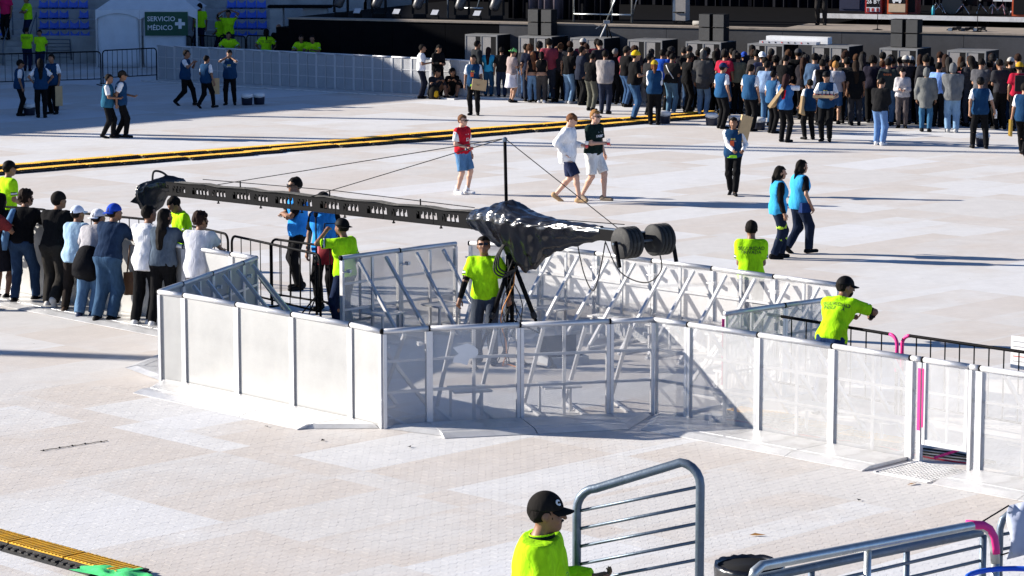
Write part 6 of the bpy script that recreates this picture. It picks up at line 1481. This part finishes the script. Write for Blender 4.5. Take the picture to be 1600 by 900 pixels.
# scaffold frame and drapes at the left of the deck
sc = thing('scaffold_tower', 'pale scaffold tubes with a crossbar at the left of the deck', 'scaffold', on_stage(945, 0, 1.0), saz)
for x_ in (-1.02, .23, .88): MB().tube([(x_, 0, .01), (x_, 0, 2.6)], .03, 8).build('upright', GALV2, sc, True)
MB().tube([(-1.0, -.03, .25), (.2, -.03, .25)], .025, 8).build('crossbar', GALV2, sc, True); MB().tube([(.26, -.03, .25), (.85, -.03, .25)], .03, 8).build('crossbar', GALV2, sc, True)
MB().tube([(.05, -.03, .01), (.55, -.03, 1.2)], .025, 8).build('diagonal', GALV2, sc, True); MB().tube([(.88, .03, .2), (1.15, .03, 1.2)], .022, 8).build('diagonal', GALV2, sc, True)
dp = thing('stage_drape', 'taupe and navy drape hanging behind the scaffold', 'drape', on_stage(868, 0, 2.2), saz)
for i in range(6):
    vs_, fs_ = [], []
    for k in range(9): yy = .12 * math.sin(k * 1.5 + i * 2); vs_ += [(-1.6 + i * .62 + k * .0775, yy, .01), (-1.6 + i * .62 + k * .0775, yy * .6, 2.6)]
    for k in range(8): fs_.append((2 * k, 2 * k + 2, 2 * k + 3, 2 * k + 1))
    o = MB().add(vs_, fs_).build('curtain', TAUPE if i in (1, 2) else DRAPE, dp, True); md = o.modifiers.new('thick', 'SOLIDIFY'); md.thickness = .008
ct2 = thing('equipment_cart', 'tall beige equipment cart on wheels on the deck', 'cart', on_stage(1062, 0, 1.2), saz)
MB().box(-.14, .18, 0, .4, .1, 1.5).build('case', surf('case_beige', (.28, .26, .24), .6), ct2); MB().box(-.23, -.145, 0, .3, .1, 1.5).build('side_frame', GALV, ct2); MB().tube([(-.2, -.03, .35), (.16, -.03, .35)], .02, 6).build('latch_bar', BLACKPAINT, ct2, True)
for x_ in (-.15, .12): MB().lathe((x_, -.02, .05), [(.05, 0), (.05, .05)], 12, (0, 1, 0)).build('wheel', BLACKPAINT, ct2)
MB().lathe(on_stage(1083, 0, .6, SH_ + .07), [(.07, 0), (.07, .5)], 12, sd_).build('cloth_roll', surf('roll_grey', (.25, .24, .22), .8), None, True, label='grey roll lying at the stage edge beside the cart', cat='roll')
p_ = on_stage(1283, 0, 2.2); person(p_, 'crew member in black standing on the stage, cut off at the waist', 170, 1.8, top=('short', BLK), legs=('long', (.02, .018, .017)), vox=.03)
for i, x in enumerate((533, 592, 656, 722, 776)):
    t = thing('moving_head_light', 'dark moving head light on the stage wing, %s from the left' % ordi[i], 'stage light', on_stage(x, 0, 1.3), saz + R(20), 'moving head lights')
    for nm, me_ in cached('mh', lambda: [('base', MB().box(-.2, .2, -.16, .16, 0, .13).mesh('base', BLACKMATT)), ('yoke', MB().box(-.25, -.18, -.08, .08, .131, .6).box(.18, .25, -.08, .08, .131, .6).mesh('yoke', BLACKMATT)),
                                         ('lamp_head', MB().lathe((-.1, -.12, .3), [(.1, 0), (.15, .06), (.16, .35), (.12, .5)], 16, (.35, .3, 1)).mesh('lamp_head', surf('lamp_grey', (.05, .05, .055), .4), True))]): put(nm, me_, t)
for i, x in enumerate((558, 619, 679, 745)):
    t = thing('panel_light', 'pale square panel light on the stage wing, %s from the left' % ordi[i], 'stage light', on_stage(x, 0, .9), saz, 'panel lights')
    MB().box(-.12, .12, 0, .1, .0, .12).build('foot', BLACKMATT, t); MB().obox((0, .02, .21), (.11, 0, 0), (0, .008, -.004), (.02, .04, .075)).build('panel', surf('panel_white', (.5, .51, .54), .4), t)
hr = thing('stage_hand_rail', 'thin pale rail standing on the stage wing', 'railing', on_stage(700, 0, 1.6), saz); MB().tube([(0, 0, 0), (0, 0, 1.4)], .03, 8).build('post', GALV, hr, True); MB().tube([(.45, 0, .33), (1.2, 0, .33)], .03, 8).build('bar', GALV2, hr, True); MB().tube([(1.0, 0, .33), (1.2, 0, 1.0)], .02, 6).build('brace', GALV, hr, True)
# front-of-stage barrier behind the queue
for k in range(0, 26):
    a_, b_ = P(742 + k * 33, 149.5 + k * 33 * .045), P(742 + (k + 1) * 33, 149.5 + (k + 1) * 33 * .045)
    t = thing('crowd_barrier', 'grey barrier panel behind the queue, %s from its left end' % (ordi + ['eighteenth', 'nineteenth', 'twentieth', 'twenty first', 'twenty second', 'twenty third', 'twenty fourth', 'twenty fifth', 'twenty sixth'])[k], 'barrier', a_, math.atan2((b_ - a_).y, (b_ - a_).x), 'front of stage barrier')
    W_ = round((b_ - a_).length, 2)
    for nm, me_ in cached(('farb', W_), lambda: far_barrier(W_)): put(nm, me_, t)

# ------------------------------------------------------------------ stand with blue seats, tent
YW = 98.9
xa, xb = Pd(-60, 50, YW).x, Pd(560, 50, YW).x
stand = thing('seating_stand', 'concrete seating stand with a low front wall', 'stand', (0, YW, 0))
def stairs(x0, x1, n=6):
    for k in range(n): MB().box(x0, x1, -1.5 + .25 * k, 1.2, .158 * k + .001, .158 * (k + 1)).build('stair_step', CONCRETE, stand)
xs0, xs1 = Pd(14, 50, YW).x, Pd(56, 50, YW).x; xs2, xs3 = Pd(306, 50, YW).x, Pd(352, 50, YW).x
for a_, b_ in ((xa, xs0), (xs1, xs2), (xs3, xb)): MB().box(a_ + .004, b_ - .004, -.1, .25, 0, .95).build('front_wall', CONCRETE, stand)
stairs(xs0 + .004, xs1 - .004); stairs(xs2 + .004, xs3 - .004)
for k in range(7): MB().box(xa, xb, .3 + .8 * k if k else 1.21, 1.1 + .8 * k if k else 1.1 + .0, 0, .75 + .33 * k).build('terrace_row', CONCRETE, stand) if k else MB().box(xa, xb, .26, 1.2 - .0, 0, .70).build('terrace_row', CONCRETE, stand) if False else None
for k in range(1, 8): MB().box(xa, xb, .45 + .8 * (k - 1), 1.245 + .8 * (k - 1), 0, .62 + .33 * (k - 1)).build('terrace_row', CONCRETE, stand)
for x_, n_ in ((xs0 + .05, 1), (xs1 - .05, 1), (xs2 + .05, 1), (xs3 - .05, 1)):
    MB().tube([(x_, .5, 1.75), (x_, -1.5, .75), (x_, -1.6, .05)], .022, 8).build('hand_rail', GALV, stand, True); MB().tube([(x_, .5, .95), (x_, .5, 1.75)], .022, 8).build('rail_post', GALV, stand, True)
gt_ = thing('grey_rail_panel', 'grey tube rail panel leaning on the stand wall', 'rail panel', (Pd(92, 70, YW).x, YW - .14, .12))
MB().tube([(-.4, 0, 0), (-.4, 0, .72)] + [(.0 + .4, 0, .72), (.45, 0, 0)], .025, 8).build('frame', GALV, gt_, True)
for k in range(5): MB().tube([(-.38, 0, .1 + .12 * k), (.4, 0, .1 + .12 * k)], .012, 6).build('bar', GALV, gt_, True)
def seat_meshes():
    vs_, fs_ = [], []
    for j in range(4):
        for i in range(5): a = i / 4 * 2 - 1; vs_.append((a * .168 * (1 - .03 * j), .1 + .05 * j / 3 + .015 * (1 - a * a), .03 + .43 * j / 3))
    for j in range(3):
        for i in range(4): k = j * 5 + i; fs_.append((k, k + 1, k + 6, k + 5))
    n = len(vs_); vs_ += [(x, y + .03, z) for x, y, z in vs_]; fs_ += [tuple(n + i for i in f[::-1]) for f in fs_]
    for i in range(4): fs_ += [(i, n + i, n + i + 1, i + 1), (15 + i, 16 + i, n + 16 + i, n + 15 + i)]
    for j in range(3): fs_ += [(j * 5, j * 5 + 5, n + j * 5 + 5, n + j * 5), (j * 5 + 4, n + j * 5 + 4, n + j * 5 + 9, j * 5 + 9)]
    return MB().add(vs_, fs_).mesh('seat_back', BLUEPL, False), MB().add([(-.16, .12, .2), (.16, .12, .2), (.165, -.18, .22), (-.165, -.18, .22), (-.16, .12, .165), (.16, .12, .165), (.165, -.18, .18), (-.165, -.18, .18)], [(0, 1, 2, 3), (7, 6, 5, 4), (0, 4, 5, 1), (1, 5, 6, 2), (2, 6, 7, 3), (3, 7, 4, 0)]).mesh('seat_pan', BLUEPL), MB().box(-.04, .04, -.05, .1, 0, .165).mesh('bracket', BLACKMATT)
SB, SP, SBR = seat_meshes()
for blk, (pa, pb) in enumerate(((-12, 14), (60, 148), (312 + 42, 428), (0, 0))):
    if pa == pb: continue
    for row in range(5):
        yy = YW + .95 + .8 * row; zz = .62 + .33 * row; x0, x1 = Pd(pa, 30, yy).x, Pd(pb, 30, yy).x; n_ = max(1, int((x1 - x0) / .36))
        for i in range(n_):
            if (row * 7 + i * 5 + blk) % 13 == 4: continue           # missing shells show the dark row behind
            t = thing('stadium_seat', 'blue stand seat, row %s, %s from the left in the %s block' % (ordi[row], ordi[min(i, 16)], ['edge', 'left', 'right'][blk]), 'seat', (x0 + .18 + .36 * i, yy, zz), 0, 'blue seats in the stand')
            put('seat_back', SB, t); put('seat_pan', SP, t); put('bracket', SBR, t)
pier = thing('concrete_pier', 'grey concrete pier between the seats and the stage wing', 'pier', Pd(433, 75, 97.5).xy.to_3d() * 1.0, 0)
pier.location = (Pd(433, 75, 97.5).x, 97.5, 0); MB().box(-.22, .22, -.2, .6, 0, 2.0).build('shaft', CONCRETE, pier); MB().box(-.3, 1.9, -.25, .65, 2.0, 2.08).build('cap', STBLK, pier); MB().box(.9, 1.75, -.05, .5, 1.3, 1.99).build('wall', CONCRETE, pier)
rf = thing('shaded_rear_wall', 'dim concrete wall above the rear of the stand', 'wall', (0, YW + 6.4, 0)); MB().box(xa - 5, xb + 4, 0, .4, 0, 6).build('wall', CONCRETE, rf)
# medical tent
TD = 96.6; tx0, tx1 = Pd(150, 60, TD).x, Pd(309, 60, TD).x; tw = tx1 - tx0
TENT = surf('tent_fabric', (.66, .68, .72), .6, 0, .08, 3, .35, 4, .3)
tent = thing('medical_tent', 'white medical tent with a green sign by the stand', 'tent', (tx0, TD, 0))
ez = 1.62
MB().add([(0, 0, ez + .35), (tw, 0, ez + .35), (tw, 3, ez + .35), (0, 3, ez + .35), (tw / 2, 1.5, 3.2)], [(0, 1, 4), (1, 2, 4), (2, 3, 4), (3, 0, 4)]).build('canopy', TENT, tent)
def valance(x0, x1, y_):
    vs_, fs_ = [], []
    for k in range(17):
        u = k / 16; x = x0 + (x1 - x0) * u; vs_ += [(x, y_, ez + .36), (x, y_ - .01, ez + .02 + .22 * math.sin(math.pi * u) ** .7)]
    for k in range(16): fs_.append((2 * k, 2 * k + 1, 2 * k + 3, 2 * k + 2))
    o = MB().add(vs_, fs_).build('valance', TENT, tent); o.modifiers.new('thick', 'SOLIDIFY').thickness = .01
mid = tw * .43
valance(0, mid, -.01); valance(mid + .01, tw, -.01)
def wall_(x0, x1, y0, seed, z1=ez + .3):
    rs = np.random.RandomState(seed); nx, nz = 12, 9; vs_, fs_ = [], []
    for j in range(nz):
        for i in range(nx): vs_.append((x0 + (x1 - x0) * i / (nx - 1), y0 + .03 * math.sin(i * 1.3 + j * .8 + seed) + rs.uniform(-.012, .012), .01 + (z1 - .01) * j / (nz - 1)))
    for j in range(nz - 1):
        for i in range(nx - 1): k = j * nx + i; fs_.append((k, k + 1, k + nx + 1, k + nx))
    o = MB().add(vs_, fs_).build('side_wall', TENT, tent, True); o.modifiers.new('thick', 'SOLIDIFY').thickness = .008
wall_(.04, mid - .02, .06, 1); wall_(mid + .12, tw * .88, .1, 2); wall_(.05, tw - .05, 2.95, 4)
for x_ in (.02, mid + .03, tw - .03): MB().box(x_ - .03, x_ + .03, .0, .05, 0, ez + .34).build('leg', surf('tent_leg', (.4, .41, .43), .4, .5), tent)
sg = thing('medical_sign', 'green sign reading SERVICIO MÉDICO with a white cross', 'sign', (Pd(260, 40, TD - .06).x, TD - .06, Pd(260, 37, TD).z)); sw_, sh_ = (293 - 226) / 45.5, 37 / 45.5
MB().box(-sw_ / 2, sw_ / 2, -.006, .006, -sh_ / 2, sh_ / 2).build('board', surf('sign_green', (.004, .07, .035), .5), sg)
for tx_, zz in (('SERVICIO', .16), ('MÉDICO', -.14)):
    me_ = text_mesh(tx_, .23, surf('sign_white', (.7, .7, .72), .5), .001, 'LEFT', bold=.003); o = put('lettering', me_, sg, loc=(-sw_ / 2 + .08, -.0085, zz)); o.rotation_euler = (math.pi / 2, 0, 0)
cxx = sw_ / 2 - .27; c_ = .055
MB().prism([(-c_ + cxx, -.17), (c_ + cxx, -.17), (c_ + cxx, -c_), (.17 + cxx, -c_), (.17 + cxx, c_), (c_ + cxx, c_), (c_ + cxx, .17), (-c_ + cxx, .17), (-c_ + cxx, c_), (-.17 + cxx, c_), (-.17 + cxx, -c_), (-c_ + cxx, -c_)], .0065, .0095).build('cross', surf('sign_white', (.7, .7, .72), .5), sg).rotation_euler = (math.pi / 2, 0, 0)
# ------------------------------------------------------------------ unseen grandstand wall placed and shaped to shade the far left floor, and masts
hw_ = 8.6; Lsh = hw_ / math.tan(R(SUN_EL))
e0, e1 = P(0, 208) - LD * Lsh, P(720, 146) - LD * Lsh; de = (e1 - e0).normalized()
fa = e0 - de * 26; gs = MB()
def wallseg(m, a_, b_, h_): m.beam(Vector((a_.x, a_.y, h_ / 2)), Vector((b_.x, b_.y, h_ / 2)), 1.2, h_)
wallseg(gs, fa, e1, hw_); e2 = Vector((e1.x - 1.5, 128, 0)); wallseg(gs, e1 + Vector((-.9, .6, 0)), e2, hw_ + 1.5)
gs.build('grandstand_shade_wall', CONCRETE, None, kind='structure')
for i, (x, y, hgt, back) in enumerate(((1200, 231, 15, 30), (500, 184, 14, 24), (150, 214, 13, 17), (130, 556, 11, 24))):  # unseen poles added to throw long shadow stripes across the floor
    q = P(x, y) - LD * back; t = thing('shadow_mast', 'slim mast added outside the left edge for its shadow stripe, %s one' % ordi[i], 'mast', q)
    MB().tube([(0, 0, 0), (0, 0, hgt)], [.2, .16] if i < 3 else [.26, .22], 10).build('pole', GALV, t, True); MB().box(-.5, .5, -.12, .12, hgt, hgt + .3).build('top_bar', BLACKMATT, t)
# small things on the floor
m = MB(); pts = [P(63 + 5 * k, 704 - .75 * k + .4 * math.sin(k * 1.7), .012) for k in range(22)]
tw_ = thing('fallen_twig', 'thin dark beaded cord lying on the pale floor, lower left', 'cord', pts[0].xy.to_3d()); m.tube([p - pts[0].xy.to_3d() for p in pts], .004, 5); m.build('cord', BLACKMATT, tw_, True)
for k in (1, 6, 10, 14, 19): MB().lathe(pts[k] - pts[0].xy.to_3d(), [(.001, -.01), (.012, -.004), (.012, .004), (.001, .012)], 8).build('bead', BLACKMATT, tw_, True)
LEAF = surf('dry_leaf', (.42, .2, .04), .8)
for k, (x, y, c_) in enumerate(((1184, 838, LEAF), (1342, 783, BLACKMATT), (416, 668, BLACKMATT), (1425, 758, LEAF), (640, 700, BLACKMATT), (505, 690, BLACKMATT))):
    q = P(x, y); mm_ = MB(); l_ = .09 if c_ is LEAF else .03
    mm_.add([(-l_, 0, .014), (-l_ * .3, .025, .03), (l_, 0, .016), (-l_ * .2, -.03, .018)], [(0, 3, 2, 1)]); o = mm_.build('litter_scrap', c_, None, label=['orange leaf scrap on the floor left of the handrail', 'dark scrap on the floor below the gate', 'dark scrap on the floor in front of the left barrier', 'orange scrap beside the grating', 'dark scrap in front of the shaded panels', 'dark scrap near the left tread corner'][k], cat='litter')
    o.location = (q.x, q.y, 0); o.rotation_euler = (0, 0, k * 1.3)
print('done', time.time() - T0, sum(len(o.data.polygons) for o in bpy.data.objects if o.type == 'MESH'))
